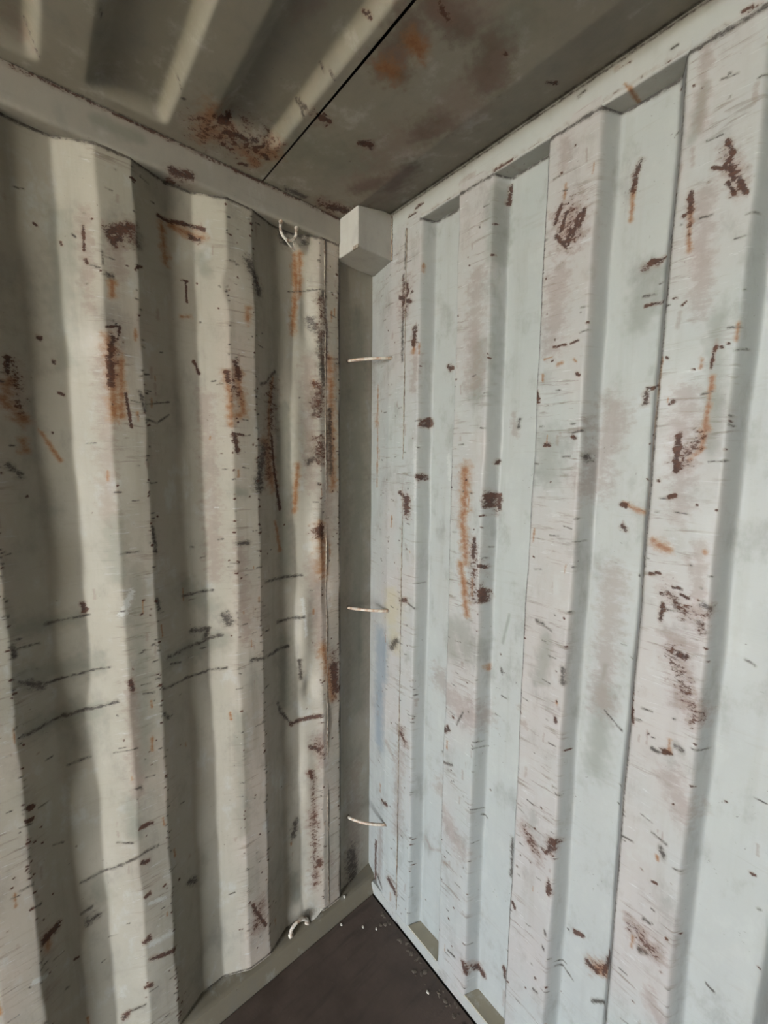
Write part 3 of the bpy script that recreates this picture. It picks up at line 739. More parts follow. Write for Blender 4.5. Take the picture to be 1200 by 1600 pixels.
def paint_mat(name, base=(196, 199, 190), warm=(206, 192, 180), mottled=.5, grime=.5, specks=.5, alb=.43, patch=(158, 170, 178)):
    """old chalky container paint; carries painted wear and shade attributes where the mesh has them"""
    t = NT(name)
    A = t.attr('wear_shade_a'); B = t.attr('wear_light_b'); D = t.attr('wear_c')
    proud = D[2]
    big = t.noise(2.3, 4, .6, (1, 1, .7), (3, 1, 2))
    pinkm = t.math('MULTIPLY', t.ramp(big, .38, .62), t.math('ADD', t.math('MULTIPLY', proud, .75), .22))
    c = t.mix(pinkm, col(*base), col(*warm))
    # faint mottling
    mot = t.noise(14, 6, .65, (1, 1, .6), (9, 4, 7))
    c = t.mix(t.math('MULTIPLY', t.ramp(mot, .5, .72), .42 * mottled), c, col(146, 143, 132))
    c = t.mix(t.math('MULTIPLY', t.ramp(mot, .46, .28), .5 * mottled), c, col(222, 222, 214))
    # horizontal rubbing marks left by cargo
    rub = t.noise(9, 7, .7, (1, 1, 9), (0, 0, 0), .4)
    rubz = t.noise(5, 3, .6, (1, 1, 1.3), (5, 5, 5))
    rubm = t.math('MULTIPLY', t.math('MULTIPLY', t.ramp(rub, .53, .66), t.ramp(rubz, .40, .58)), t.math('ADD', t.math('MULTIPLY', proud, .8), .15))
    c = t.mix(t.math('MULTIPLY', rubm, .72), c, col(142, 122, 106))
    rub2 = t.noise(16, 7, .72, (1, 1, 8), (7, 2, 3), .3)
    c = t.mix(t.math('MULTIPLY', t.math('MULTIPLY', t.ramp(rub2, .58, .68), proud), .7), c, col(238, 236, 230))
    # runs of dirt downwards
    run = t.noise(26, 5, .6, (1, 1, .05), (1, 2, 3))
    c = t.mix(t.math('MULTIPLY', t.ramp(run, .52, .75), .30 * grime), c, col(140, 134, 116))
    # painted wear, glints and shade
    nf = t.noise(55, 6, .7); nm = t.noise(22, 5, .65, (1, 1, 1), (4, 4, 4))
    nh = t.noise(34, 7, .72, (1, 1, 1.7), (2, 7, 4))
    nx = t.math('ADD', t.math('MULTIPLY', t.noise(100, 5, .75, (1, 1, 1.7), (6, 1, 3)), .6), t.math('MULTIPLY', nh, .4))
    def msk(v, n, a, b, amp=.9):
        return t.ramp(t.math('ADD', v, t.math('MULTIPLY', t.math('SUBTRACT', n, .5), t.math('MULTIPLY', t.ramp(v, 0, .25), amp))), a, b)
    c = t.mix(t.math('MULTIPLY', msk(D[0], nh, .05, .85, 1.2), .8), c, col(*patch))
    c = t.mix(t.math('MULTIPLY', msk(D[1], nm, .1, .8), .5), c, col(214, 198, 150))
    c = t.mix(t.math('MULTIPLY', msk(B[0], nm, .05, .8), .45), c, col(128, 130, 112))
    c = t.mix(t.math('MULTIPLY', msk(B[1], nh, .15, .9, 2.4), .45), c, col(160, 132, 118))
    c = t.mix(t.math('MULTIPLY', msk(B[2], nx, .5, 1.0, 3.0), .6), c, col(236, 234, 226))
    c = t.mix(t.math('MULTIPLY', msk(A[1], nh, .12, 1.0, 1.8), .85), c, col(178, 124, 66))
    c = t.mix(t.math('MULTIPLY', msk(A[1], nx, .55, 1.1, 2.2), .62), c, col(146, 78, 30))
    c = t.mix(t.math('MULTIPLY', msk(A[2], nh, .05, .9, 1.6), .45), c, col(128, 116, 98))
    c = t.mix(t.math('MULTIPLY', msk(A[2], nx, .48, .98, 3.0), .84), c, col(52, 37, 25))
    rcol = t.mix(t.ramp(nx, .42, .6), col(56, 30, 21), col(102, 60, 36))
    c = t.mix(t.math('MULTIPLY', msk(A[0], nh, .05, .8, 1.6), .42), c, col(150, 112, 88))
    rm = msk(A[0], nx, .52, .80, 3.6)
    c = t.mix(t.math('MULTIPLY', rm, .92), c, rcol)
    # fine pin specks of rust, gathered in places
    sp = t.noise(120, 2, .5, (1, 1, 1.4)); spz = t.noise(7, 3, .6, (1, 1, 1), (8, 8, 1))
    spm = t.math('MULTIPLY', t.ramp(sp, .70, .76), t.ramp(spz, .5, .64))
    c = t.mix(t.math('MULTIPLY', spm, .8 * specks), c, col(88, 52, 38))
    c = t.mix(1.0, c, (alb, alb, alb, 1)); c.node.blend_type = 'MULTIPLY'
    t.l.new(c, t.b.inputs['Base Color'])
    rg = t.math('ADD', t.ramp(mot, .3, .7, .46, .62), t.math('MULTIPLY', rm, .3), True)
    t.l.new(rg, t.b.inputs['Roughness'])
    t.b.inputs['Specular IOR Level'].default_value = .4
    dent = t.noise(7, 3, .5, (1, 1, .5), (3, 3, 3))
    nb = t.bump(dent, .35, .006)
    fine = t.math('ADD', t.math('MULTIPLY', nf, .5), t.math('MULTIPLY', rub, .5))
    nb2 = t.bump(fine, .45, .0014, nb)
    nb3 = t.bump(t.math('ADD', rm, t.math('MULTIPLY', A[2], .5)), .5, -.0010, nb2)
    t.l.new(nb3, t.b.inputs['Normal'])
    return t.m

M_SIDE = paint_mat('side_wall_paint', (196, 188, 169), (214, 198, 180), 1.0, .9, .7, .50)
M_END = paint_mat('end_wall_paint', (205, 208, 201), (211, 203, 195), 1.0, .5, .7, .41)
M_ROOF = paint_mat('roof_paint', (172, 165, 146), (160, 146, 124), .9, .2, .5, patch=(98, 76, 50))
M_RAIL = paint_mat('rail_paint', (190, 183, 167), (192, 178, 160), .7, .2, .4)
M_HEAD = paint_mat('header_paint', (205, 205, 196), (206, 196, 186), .6, .2, .6)
M_LEDGE = paint_mat('ledge_paint', (158, 147, 124), (148, 132, 108), 1.0, .3, 1.0, .42)
M_POCKET = paint_mat('pocket_paint', (176, 166, 142), (160, 146, 120), 1.0, .3, 1.0, .62)
M_CAST = paint_mat('casting_paint', (204, 200, 188), (204, 194, 180), .6, .3, .5, .55)

def simple_mat(name, a, b, scale=40, rough=.6, metal=0.0, bumpd=.001):
    t = NT(name)
    n = t.noise(scale, 6, .65)
    t.l.new(t.mix(t.ramp(n, .38, .64), col(*a), col(*b)), t.b.inputs['Base Color'])
    t.b.inputs['Roughness'].default_value = rough; t.b.inputs['Metallic'].default_value = metal
    t.l.new(t.bump(n, .5, bumpd), t.b.inputs['Normal'])
    return t.m
M_ROD = simple_mat('painted_bar', (180, 170, 154), (150, 118, 92), 60, .45)
M_RING = simple_mat('ring_steel', (196, 190, 176), (120, 96, 76), 70, .42)
M_WELD = simple_mat('weld_bead', (136, 128, 112), (92, 70, 54), 60, .6)
M_FLAKE = simple_mat('flake_paint', (228, 222, 208), (205, 196, 180), 200, .6)
M_CRUMB = simple_mat('crumb_dust', (98, 88, 76), (70, 60, 50), 60, .9)
M_DARK = simple_mat('gap_shade', (30, 24, 20), (18, 15, 13), 60, .9)  # near-black colour standing in for the shade inside gaps
M_OUT = simple_mat('yard_ground', (196, 186, 168), (178, 168, 150), 4, .9)

t = NT('floor_plywood')
g1 = t.noise(3.0, 6, .65, (1, 1, 1)); g2 = t.noise(30, 6, .6, (1, .12, 1)); g3 = t.noise(60, 5, .7)
cc = t.mix(t.ramp(g1, .35, .65), col(58, 46, 38), col(78, 64, 55))
cc = t.mix(t.math('MULTIPLY', t.ramp(g2, .5, .7), .5), cc, col(46, 36, 30))
cc = t.mix(t.math('MULTIPLY', t.ramp(g3, .62, .72), .5), cc, col(104, 90, 78))
t.l.new(cc, t.b.inputs['Base Color'])
t.l.new(t.ramp(g1, .3, .7, .42, .62), t.b.inputs['Roughness'])
t.l.new(t.bump(t.math('ADD', g2, g3), .4, .0015), t.b.inputs['Normal'])
M_FLOOR = t.m

# ------------------------------------------------------------------ left wall: deep sheets of the long side
def smooth1(fn, x, w=.0035):
    return sum(fn(x + d) for d in np.linspace(-w, w, 7)) / 7

# dents pressed into the sheet: y, z, radius y, radius z, depth (+ = towards the room)
DENTS = [
    # y, z, radius y, radius z, depth, sideways shift of the folds
    (-.86, 1.02, .060, .11, -.010, .016), (-.80, .62, .05, .10, .004, .006),
    (-.66, 1.05, .045, .16, .002, -.004), (-.52, 1.10, .045, .09, -.009, .012), (-.47, .95, .04, .10, .005, .0),
    (-.77, 1.95, .045, .05, .007, .0), (-.50, 2.13, .035, .045, -.008, .014), (-.55, 2.20, .04, .05, .006, .0),
    (-.27, 1.12, .030, .13, .009, .022), (-.24, .92, .022, .05, -.010, -.010), (-.29, 1.72, .035, .22, .010, .022),
    (-.24, 2.12, .020, .10, -.006, -.018), (-.22, 1.45, .018, .10, .006, .010), (-.26, .60, .025, .12, .006, .012),
    (-.20, .80, .018, .05, .006, .0), (-.19, 1.25, .018, .06, -.005, .006), (-.16, 1.95, .015, .07, .003, .0),
    (-.28, .10, .05, .05, .012, .0), (-.95, 1.45, .06, .12, .006, .0), (-.95, 2.10, .06, .10, .004, .010),
    (-.73, .30, .04, .08, .003, .004), (-.60, .30, .04, .12, .003, .0), (-.72, 1.62, .03, .07, .003, .0)]

def side_sheet(name, y0, y1, dy, dz, z0=.045, z1=2.352, damaged=True):
    ys = np.linspace(y0, y1, max(2, int(round((y1 - y0) / dy)) + 1)); zs = np.linspace(z0, z1, int((z1 - z0) / dz) + 1)
    Y, Z = np.meshgrid(ys, zs, indexing='ij')
    Yw = Y.copy()
    if damaged:   # the folds wander where the sheet has been knocked about
        for (cy, cz, ry, rz, d, sh) in DENTS:
            Yw = Yw + sh * np.exp(-((Y - cy) / ry) ** 2 - ((Z - cz) / rz) ** 2)
        Yw = Yw + .0012 * np.sin(Z * 19 + Y * 7) + .0010 * np.sin(Z * 41 + 2)
    X = smooth1(side_prof, Yw)
    if damaged:
        for (cy, cz, ry, rz, d, sh) in DENTS:
            X = X + d * np.exp(-((Y - cy) / ry) ** 2 - ((Z - cz) / rz) ** 2)
        X = X + .0008 * np.sin(Z * 13 + Y * 31) + .0006 * np.sin(Z * 29 - Y * 17)
    me = grid_mesh(name, np.stack([X, Y, Z], -1))
    return me, X

def add_proud(me, fn, ax):
    n = len(me.vertices); co = np.empty(n * 3, np.float32); me.vertices.foreach_get('co', co); co = co.reshape(-1, 3)
    at = me.attributes['wear_c']; v = np.empty(n * 3, np.float32); at.data.foreach_get('vector', v); v = v.reshape(-1, 3)
    v[:, 2] = np.clip(1 - np.abs(fn(co[:, ax])) / .02, 0, 1)
    at.data.foreach_set('vector', v.reshape(-1))

wl = empty('wall_left'); tag(wl, 'left long wall of dented corrugated steel, off-white paint with rust streaks and dark scratches', 'wall', kind='structure')
folds = [-.1365 - .278 * k for k in range(4)] * 2 + [-.2055 - .278 * k for k in range(2)]
ew = edge_wear('L', folds, (.06, 2.33), 5, 55) + random_wear('L', (-1.2, -.14), (.06, 2.33), side_prof, 11, 520)
for (a, b) in ((-.187, 0.045), (-1.30, -.187)):
    me, _ = side_sheet('corrugated_sheet', a, b, .0027, .0027)
    paint(me, 'L', 1, 2, ew); add_proud(me, side_prof, 1)
    link('corrugated_sheet', me, M_SIDE, wl)
me, _ = side_sheet('corrugated_sheet', -LEN, -1.30, .012, .5, damaged=False)
link('corrugated_sheet', me, M_SIDE, wl)
# bumpy weld bead joining the two sheets
rnd = random.Random(4)
pts = []; rads = []
for i in range(420):
    z = .07 + i * (2.27 / 419)
    x = float(side_prof(np.array([-.187]))[0]) + sum(d * math.exp(-((-.187 - cy) / ry) ** 2 - ((z - cz) / rz) ** 2) for cy, cz, ry, rz, d, sh in DENTS)
    pts.append((x - .0005, -.187 + rnd.gauss(0, .0007), z)); rads.append(.0016 + .0009 * math.sin(i * .11) + rnd.uniform(0, .0009))
tube('weld_bead', pts, rads, M_WELD, wl, 8)

# ------------------------------------------------------------------ right wall: closed end of the container
wr = empty('wall_right'); tag(wr, 'right-hand end wall of deep corrugated steel, chipped white paint over bare rust spots', 'wall', kind='structure')
def end_sheet(name, x0, x1, dx, dz, z0=.0, z1=2.40, wav=True):
    xs = np.linspace(x0, x1, int(round((x1 - x0) / dx)) + 1); zs = np.linspace(z0, z1, int((z1 - z0) / dz) + 1)
    X, Z = np.meshgrid(xs, zs, indexing='ij')
    Xw = X + (.0018 * np.sin(Z * 7 + X * 9) + .0008 * np.sin(Z * 23 + X * 5) if wav else 0)
    Y = smooth1(end_prof, Xw, .004)
    if wav:
        for (cx, cz, rx, rz, d) in ((.40, .55, .05, .08, .004), (.17, 1.66, .03, .06, -.004), (.92, 1.75, .06, .1, .006), (.90, .75, .05, .1, .005), (.66, 2.08, .05, .06, .004), (.43, 1.25, .05, .12, .004), (.18, .35, .04, .1, .004), (.66, .5, .05, .12, .004)):
            Y = Y + d * np.exp(-((X - cx) / rx) ** 2 - ((Z - cz) / rz) ** 2)
        Y = Y + .0006 * np.sin(Z * 27 + X * 40) + .0005 * np.sin(Z * 51 - X * 23)
    return grid_mesh(name, np.stack([X, Y, Z], -1), True)
efolds = [.2236 + .25 * k for k in range(4)] + [.1139 + .25 * k for k in range(1, 4)] + [.3459 + .25 * k for k in range(3)]
ewr = edge_wear('R', efolds, (.03, 2.36), 8, 16) + random_wear('R', (.02, 1.12), (.03, 2.36), end_prof, 21, 480)
me = end_sheet('corrugated_sheet', .150, 1.22, .0027, .0027)
paint(me, 'R', 0, 2, ewr); add_proud(me, end_prof, 0)
link('corrugated_sheet', me, M_END, wr)
me = end_sheet('corrugated_sheet', 1.22, WID, .01, .5, wav=False)
link('corrugated_sheet', me, M_END, wr)

# ------------------------------------------------------------------ ceiling
ce = empty('ceiling', (0, 0, 2.42)); tag(ce, 'low steel roof, pressed ribs running into a flat rust-blotched end plate', 'ceiling', kind='structure')
ZR = 2.42
def roof_z(X, Y):
    # raised bands between a slope facing the doorway (+) and one facing the end wall (-)
    t = (-.408 - Y) % .220
    h = np.interp(t, [0, .019, .118, .146, .220], [0, 1, 1, 0, 0]) * .025
    first = (Y > -.56)
    endx = np.where(first, .125, .035)
    fade = np.clip((X - endx) / .030, 0, 1); fade = fade * fade * (3 - 2 * fade)
    fade2 = np.clip((WID - .035 - X) / .03, 0, 1)
    return ZR + h * fade * fade2
def roof_grid(x0, x1, y0, y1, dx, dy):
    xs = np.linspace(x0, x1, int(round((x1 - x0) / dx)) + 1); ys = np.linspace(y0, y1, int(round((y1 - y0) / dy)) + 1)
    X, Y = np.meshgrid(xs, ys, indexing='ij')
    Z = sum(roof_z(X, Y + d) for d in (-.003, -.0015, 0, .0015, .003)) / 5
    Z = Z + .0012 * np.sin(X * 9 + Y * 4) * np.sin(Y * 7)
    return grid_mesh('ribbed_roof_sheet', np.stack([X, Y, Z], -1))
me = roof_grid(-.05, 1.25, -1.45, -.387, .005, .004); paint(me, 'C', 0, 1); link('ribbed_roof_sheet', me, M_ROOF, ce)
me = roof_grid(1.25, WID + .05, -1.45, -.387, .02, .006); link('ribbed_roof_sheet', me, M_ROOF, ce)
me = roof_grid(-.05, WID + .05, -LEN, -1.45, .02, .01); link('ribbed_roof_sheet', me, M_ROOF, ce)
xs = np.linspace(-.05, WID + .05, 480); ys = np.linspace(-.383, .05, 110)
X, Y = np.meshgrid(xs, ys, indexing='ij')
Z = ZR - .001 + np.clip((Y + .132) / .132, 0, 1.4) * .027 + .0012 * np.sin(X * 8 + 1) * np.sin(Y * 11)
me = grid_mesh('roof_end_plate', np.stack([X, Y, Z], -1)); paint(me, 'C', 0, 1); link('roof_end_plate', me, M_ROOF, ce)
bm = bmesh.new(); box_bm(bm, (-.05, -.40, ZR + .032), (WID + .05, -.37, ZR + .036)); box_bm(bm, (-.08, -LEN, ZR + .036), (WID + .08, .10, ZR + .06))
from_bm('joint_backing', bm, M_DARK, ce)  # added dark plates: blacken the roof joint and stop light from above

# ------------------------------------------------------------------ upper side rail (rounded tube)
def extrude(name, prof, axis, a, b, m, n=200, surf=None, parent=None, closed=True, jit=0):
    """profile points (p, z) swept along an axis; axis 'y': p is x, axis 'x': p is y"""
    pr = np.array(prof + ([prof[0]] if closed else [])); s = np.linspace(a, b, n)
    # refine the profile
    out = []
    for i in range(len(pr) - 1):
        k = max(1, int(np.hypot(*(pr[i + 1] - pr[i])) / .006))
        for j in range(k): out.append(pr[i] + (pr[i + 1] - pr[i]) * j / k)
    out.append(pr[-1]); pr = np.array(out)
    Sg = np.repeat(s[:, None], len(pr), 1); Pp = np.repeat(pr[None, :, 0], n, 0); Zz = np.repeat(pr[None, :, 1], n, 0)
    if jit: Zz = Zz + jit * np.sin(Sg * 21 + 1) + jit * .6 * np.sin(Sg * 47); 
    P = np.stack([Pp, Sg, Zz] if axis == 'y' else [Sg, Pp, Zz], -1)
    me = grid_mesh(name, P, axis == 'x')
    if surf: paint(me, surf, 1 if axis == 'y' else 0, 2)
    me.polygons.foreach_set('use_smooth', np.zeros(len(me.polygons), bool))
    ob = link(name, me, m, parent)
    return ob
def arc(cx, cz, r, a0, a1, n=6):
    return [(cx + r * math.cos(math.radians(a0 + (a1 - a0) * i / n)), cz + r * math.sin(math.radians(a0 + (a1 - a0) * i / n))) for i in range(n + 1)]
def smooth_ob(o, ang=50):
    me = o.data
    me.polygons.foreach_set('use_smooth', np.ones(len(me.polygons), bool))
    me.set_sharp_from_angle(angle=math.radians(ang))
prof = [(-.075, 2.425)] + [(-.075, 2.344)] + arc(-.006, 2.354, .010, -90, 0, 8) + [(.004, 2.425)]
o = extrude('trim_1', prof, 'y', -1.6, .0, M_RAIL, 500, 'T', jit=.0007); smooth_ob(o)
tag(o, 'rounded steel rail along the top of the left wall under the roof', 'rail', kind='structure')
o = extrude('trim_1', prof, 'y', -LEN, -1.6, M_RAIL, 4); smooth_ob(o)
tag(o, 'stretch of the left upper rail behind the viewer', 'rail', kind='structure')
# header above the end wall
prof = [(.08, 2.46), (.08, 2.380)] + arc(.004, 2.384, .004, -90, -180, 4)[:] + [(.0, 2.46)]
o = extrude('trim_2', prof, 'x', -.03, WID + .03, M_HEAD, 700, 'H', jit=.0006); smooth_ob(o)
tag(o, 'flat white header strip along the top of the right-hand end wall', 'header', kind='structure')

# ------------------------------------------------------------------ corner post between the two walls
cp = empty('trim_3', (0, 0, 0)); tag(cp, 'vertical steel corner post where the left and right walls meet', 'corner post', kind='structure')
PX, PY = -.038, .030
zs = np.linspace(-.02, 2.40, 690)
xs = np.linspace(PX, .162, 48)
X, Z = np.meshgrid(xs, zs, indexing='ij')
Y = np.interp(X, [PX, .088, .162], [PY, .0005, -.0012]) + .0005 * np.sin(Z * 30) 
me = grid_mesh('post_flange', np.stack([X, Y, Z], -1), True); paint(me, 'R', 0, 2, ewr)
add_proud(me, lambda x: np.where(x > .05, 0, .01), 0); link('post_flange', me, M_END, cp)
ys = np.linspace(-.130, PY, 40)
Y, Z = np.meshgrid(ys, zs, indexing='ij')
X = np.interp(Y, [-.130, -.122, PY], [-.004, -.017, PX])
me = grid_mesh('post_web', np.stack([X, Y, Z], -1)); paint(me, 'L', 1, 2); link('post_web', me, M_SIDE, cp)
rnd = random.Random(9)
pts = [(.1635 + rnd.gauss(0, .0006), -.0008, .05 + i * 2.325 / 300) for i in range(301)]
tube('weld_bead', pts, [.0012 + .0006 * math.sin(i * .09) + rnd.uniform(0, .0008) for i, _ in enumerate(pts)], M_WELD, cp, 8)

# ------------------------------------------------------------------ bottom ledges and floor
prof = [(-.08, -.03), (-.08, .056), (-.036, .056), (.004, .054), (.012, .050), (.029, .002), (.029, -.03)]
o = extrude('baseboard_left', prof, 'y', -1.6, .07, M_LEDGE, 400, jit=.0008); smooth_ob(o, 30)
tag(o, 'sloping khaki steel ledge along the foot of the left wall', 'ledge', kind='structure')
o = extrude('baseboard_left', prof, 'y', -LEN, -1.6, M_LEDGE, 4); smooth_ob(o, 30)
tag(o, 'stretch of the left bottom ledge behind the viewer', 'ledge', kind='structure')
prof = [(.09, -.05), (.003, -.05), (.001, .0), (-.001, .038), (.003, .042), (.09, .044)]
o = extrude('baseboard_right', prof, 'x', .02, WID + .03, M_HEAD, 500, jit=.0005); smooth_ob(o, 40)
tag(o, 'low white steel sill with khaki pockets at the foot of the right end wall', 'sill', kind='structure')
# pockets: khaki tops of the sill inside each recess
for k in range(9):
    x0 = .2236 + .25 * k
    if x0 + .14 > WID: break
    bm = bmesh.new()
    v = [bm.verts.new(p) for p in ((x0 + .003, .001, .0445), (x0 + .020, .047, .0455), (x0 + .120, .047, .0455), (x0 + .137, .001, .0445),
                                   (x0 + .003, .001, .040), (x0 + .020, .047, .040), (x0 + .120, .047, .040), (x0 + .137, .001, .040))]
    for q in ((0, 1, 2, 3), (7, 6, 5, 4), (0, 3, 7, 4), (1, 5, 6, 2), (0, 4, 5, 1), (3, 2, 6, 7)):
        bm.faces.new([v[i] for i in q])
    oo = from_bm('pocket_plate', bm, M_POCKET, o)

fl = empty('floor', (1.2, -.5, 0)); tag(fl, 'dark brown worn plywood floor', 'floor', kind='structure')
for i, (ya, yb) in enumerate(((-1.21, -.006), (-2.42, -1.214), (-LEN, -2.424))):
    bm = bmesh.new(); box_bm(bm, (.031, ya, -.028), (WID - .031, yb, 0), .0015, 1)
    from_bm('plywood_sheet', bm, M_FLOOR, fl)
bm = bmesh.new(); box_bm(bm, (-.09, -LEN, -.06), (WID + .09, .09, -.029)); from_bm('subfloor', bm, M_DARK, fl)

# ------------------------------------------------------------------ the sides behind the viewer, and the yard outside the open doors
wn = empty('wall_near', (WID, -2, 0)); tag(wn, 'opposite long corrugated wall behind the viewer', 'wall', kind='structure')
ys = np.linspace(-LEN, .05, 420); zs = np.linspace(.0, 2.43, 4)
Y, Z = np.meshgrid(ys, zs, indexing='ij'); X = WID - side_prof(Y)
me = grid_mesh('corrugated_sheet', np.stack([X, Y, Z], -1), True); link('corrugated_sheet', me, M_SIDE, wn)
bm = bmesh.new(); box_bm(bm, (WID, -LEN, 2.345), (WID + .08, .05, 2.425), .006); from_bm('upper_rail', bm, M_RAIL, wn)
bm = bmesh.new(); box_bm(bm, (WID - .029, -LEN, -.03), (WID + .08, .05, .054), .004); from_bm('bottom_ledge', bm, M_LEDGE, wn)
bm = bmesh.new(); box_bm(bm, (-9, -LEN - 16, -.34), (11, -LEN - .05, -.28)); box_bm(bm, (-.2, -LEN - .05, -.34), (WID + .2, -LEN + .0, -.03))
o = from_bm('ground', bm, M_OUT); tag(o, 'pale gravel yard outside the open doorway', 'ground', kind='structure')

bm = bmesh.new()  # unseen boxes added outside the walls to stop light leaking in
box_bm(bm, (-.16, -LEN, -.10), (-.10, .16, 2.50)); box_bm(bm, (-.16, .10, -.10), (WID + .16, .16, 2.50)); box_bm(bm, (WID + .10, -LEN, -.10), (WID + .16, .16, 2.50))
box_bm(bm, (-.16, -LEN - .02, 2.475), (WID + .16, .16, 2.52)); box_bm(bm, (-.16, -LEN - .02, -.12), (WID + .16, .16, -.06))
o = from_bm('light_seal_shell', bm, M_DARK); tag(o, 'unseen shell added around the container against light leaks, hidden behind its walls', 'light seal', kind='structure')
bm = bmesh.new(); box_bm(bm, (-.16, -LEN - .05, -.03), (OPEN_X, -LEN, 2.46), .004)  # unseen leaf added shut so daylight enters only on the right
o = from_bm('light_block_leaf', bm, M_SIDE); tag(o, 'unseen door leaf far behind the viewer, added shut to shape the daylight', 'door', kind='structure')
bm = bmesh.new(); box_bm(bm, (WID - .01, -LEN - .05, -.03), (WID + .16, -LEN, 2.46), .004)
o = from_bm('trim_4', bm, M_SIDE); tag(o, 'door post beside the open doorway behind the viewer', 'post', kind='structure')

# ------------------------------------------------------------------ corner casting in the upper corner
cc = empty('corner_casting', (.05, -.065, 2.306)); tag(cc, 'white box-shaped steel corner fitting hanging in the upper corner under the roof', 'corner fitting')
bm = bmesh.new(); box_bm(bm, (-.03, -.133, 2.306), (.096, .036, 2.440), .0035, 3)
ob = from_bm('body', bm, M_CAST, cc)
bm = bmesh.new()     # small raised lip on the inner lower edge, chipped
box_bm(bm, (.074, -.136, 2.302), (.099, -.131, 2.312), .001)
from_bm('weld_spatter', bm, M_WELD, cc)
for nm, a, b in (('weld_bead', (.0965, -.10, 2.306), (.0965, .0, 2.306)),):
    pass
rnd = random.Random(3)
tube('weld_bead', [(.097 , -.002 + rnd.gauss(0, .0006), 2.306 + i * .003) for i in range(44)], [.0022 + rnd.uniform(0, .001) for _ in range(44)], M_WELD, cc, 8)

# ------------------------------------------------------------------ three lashing bars across the corner post
def lashing_bar(z, label, sag):
    A = Vector((-.023, -.085, z)); B = Vector((.096, .001, z + .002))
    root = empty('lashing_bar', (.04, -.035, z)); tag(root, label, 'lashing bar', 'lashing bars across the corner post')
    n = 22; pts = []
    d = (B - A); out = Vector((.62, -.78, 0)).normalized()
    for i in range(n):
        t_ = i / (n - 1)
        pts.append(A + d * t_ + out * (.016 * math.sin(math.pi * t_) ** .7) + Vector((0, 0, sag * math.sin(math.pi * t_))))
    tube('bar', pts, .0052, M_ROD, root, 14)
    for i, (e, nrm) in enumerate(((A, (.0035, .009, .007)), (B, (.010, .0035, .007)))):
        blob('weld', e, nrm, M_WELD, root, 2, .18, int(z * 100) + i)
    return root
lashing_bar(2.008, 'rust-marked pale lashing bar across the corner post, topmost of the three', -.001)
lashing_bar(1.163, 'pale lashing bar across the corner post, middle of the three, beside a yellow stain', .002)
lashing_bar(.345, 'pale lashing bar across the corner post, lowest of the three, just above the floor', .003)

# ------------------------------------------------------------------ lashing rings
def ring(label, loc, rotm, major, sq, rad, pins):
    root = empty('lashing_ring', loc); tag(root, label, 'lashing ring', 'lashing rings on the left wall')
    pts = []
    n = 26
    for i in range(n + 1):
        a = math.radians(200) + math.radians(-220) * i / n + math.radians(0)
        p = Vector((math.cos(a) * major, 0, math.sin(a) * major * sq))
        pts.append(Vector(loc) + rotm @ p)
    tube('ring', pts, rad, M_RING, root, 12)
    for i, p in enumerate(pins):
        blob('pin', p, (rad * 1.5, rad * 1.5, rad * 1.35), M_RING, root, 2, .12, i + 3)
    return root, pts
# upper ring hangs from two lugs under the rail; open side up
R1 = Matrix.Rotation(math.radians(78), 3, 'Z') @ Matrix.Rotation(math.radians(180), 3, 'Y')
r, pts = ring('small bent steel ring hanging from two lugs under the left upper rail', (-.006, -.304, 2.333), R1, .023, 1.3, .0042,
     [(-.003, -.329, 2.343), (-.003, -.280, 2.343)])
# torn lower wire loop below the ring
tube('wire_loop', [(-.006, -.318, 2.306), (-.004, -.308, 2.294), (-.002, -.296, 2.284), (-.002, -.289, 2.279), (-.004, -.287, 2.290), (-.006, -.288, 2.304)], .0020, M_RING, r, 8)
# lower ring lies against the ledge, arching up
R2 = Matrix.Rotation(math.radians(86), 3, 'Z') @ Matrix.Rotation(math.radians(16), 3, 'Y')
r, pts = ring('small pale steel ring arching from the ledge at the foot of the left wall', (-.004, -.305, .060), R2, .032, .95, .0060,
     [(-.004, -.337, .058), (-.004, -.273, .058)])
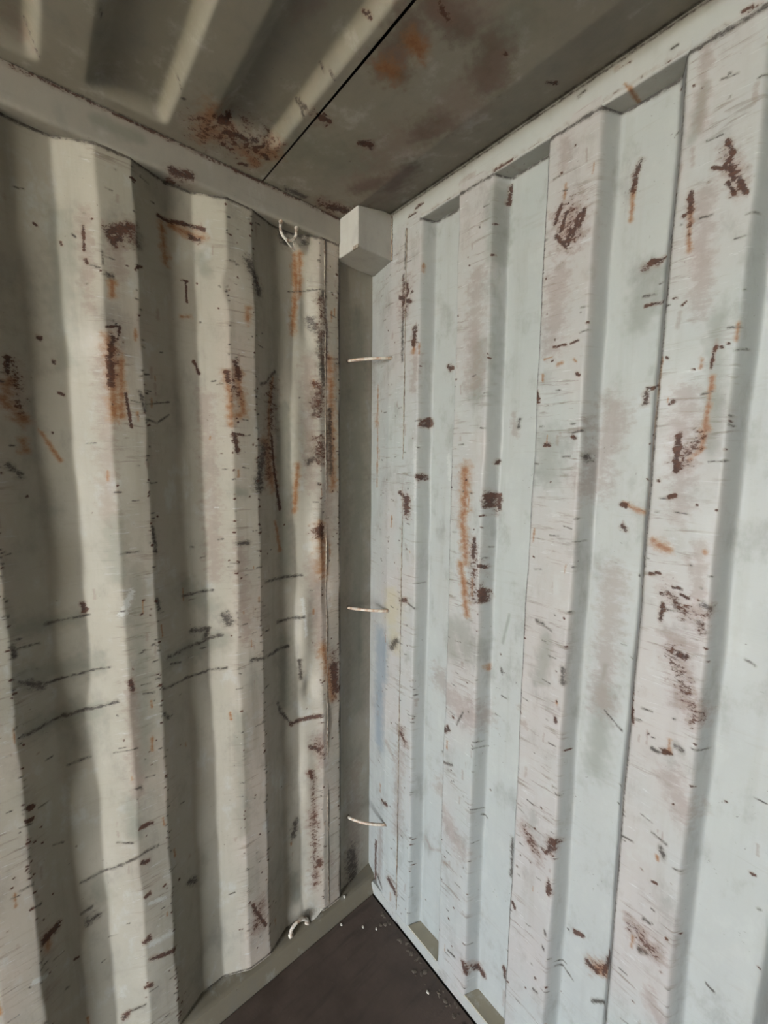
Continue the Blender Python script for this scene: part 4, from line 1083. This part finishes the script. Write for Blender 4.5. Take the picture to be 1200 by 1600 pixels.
# bent tab of sheet beside the lower ring
bm = bmesh.new()
g = []
for i in range(9):
    row = []
    for j in range(7):
        y = -.262 + i * .0085; s = j / 6
        x = -.020 + .024 * s + .002 * math.sin(i * .9); z = .060 + .030 * (1 - s) ** 1.4 + .008 * math.exp(-((i - 6) / 2.0) ** 2)
        row.append(bm.verts.new((x, y, z)))
    g.append(row)
for i in range(8):
    for j in range(6):
        bm.faces.new((g[i][j], g[i + 1][j], g[i + 1][j + 1], g[i][j + 1]))
bmesh.ops.solidify(bm, geom=bm.faces[:], thickness=.0025)
o = from_bm('bent_tab', bm, M_FLAKE, None, True); tag(o, 'bent white sheet-metal tab on the left ledge beside the lower ring', 'metal tab')

# ------------------------------------------------------------------ loose flakes
def flake(x, y, z, s, label, seed, m=M_FLAKE):
    rnd = random.Random(seed); bm = bmesh.new()
    n = 7; top = []; bot = []
    for i in range(n):
        a = i * math.tau / n + rnd.uniform(-.25, .25); r_ = s * rnd.uniform(.6, 1.1)
        p = (x + math.cos(a) * r_, y + math.sin(a) * r_ * .6)
        h = rnd.uniform(0, .0025)
        top.append(bm.verts.new((p[0], p[1], z + .0012 + h))); bot.append(bm.verts.new((p[0], p[1], z + h * .3)))
    bm.faces.new(top); bm.faces.new(bot[::-1])
    for i in range(n): bm.faces.new((top[i], bot[i], bot[(i + 1) % n], top[(i + 1) % n]))
    o = from_bm('paint_flake', bm, m); tag(o, label, 'paint flake', 'paint flakes on the floor')
flake(.379, -.060, 0, .0065, 'bright white paint flake alone on the brown floor near the right wall', 1)
flake(.041, -.160, 0, .0060, 'pale flake on the floor touching the left ledge', 2)
flake(.099, -.104, 0, .0055, 'pale flake on the floor, between the ledge flake and the corner', 3)
flake(.135, -.071, 0, .0055, 'pale flake on the floor nearest the right wall by the corner', 4)
flake(.006, -.122, .0535, .0060, 'white flake lying on top of the left ledge near the corner post', 5)

rnd = random.Random(12); bm = bmesh.new()
for i in range(70):
    x = rnd.uniform(.10, .95); y = -.012 - abs(rnd.gauss(0, .022)); s = rnd.uniform(.002, .011)
    mtx = Matrix.Translation((x, y, s * .08)) @ Matrix.Rotation(rnd.uniform(0, 3), 4, 'Z') @ Matrix.Diagonal((s, s * rnd.uniform(.4, .9), s * .16, 1))
    bmesh.ops.create_icosphere(bm, subdivisions=1, radius=1.0, matrix=mtx)
o = from_bm('grit', bm, M_CRUMB); tag(o, 'dusty crumbs of dirt along the floor edge by the right wall', 'dirt', kind='stuff')
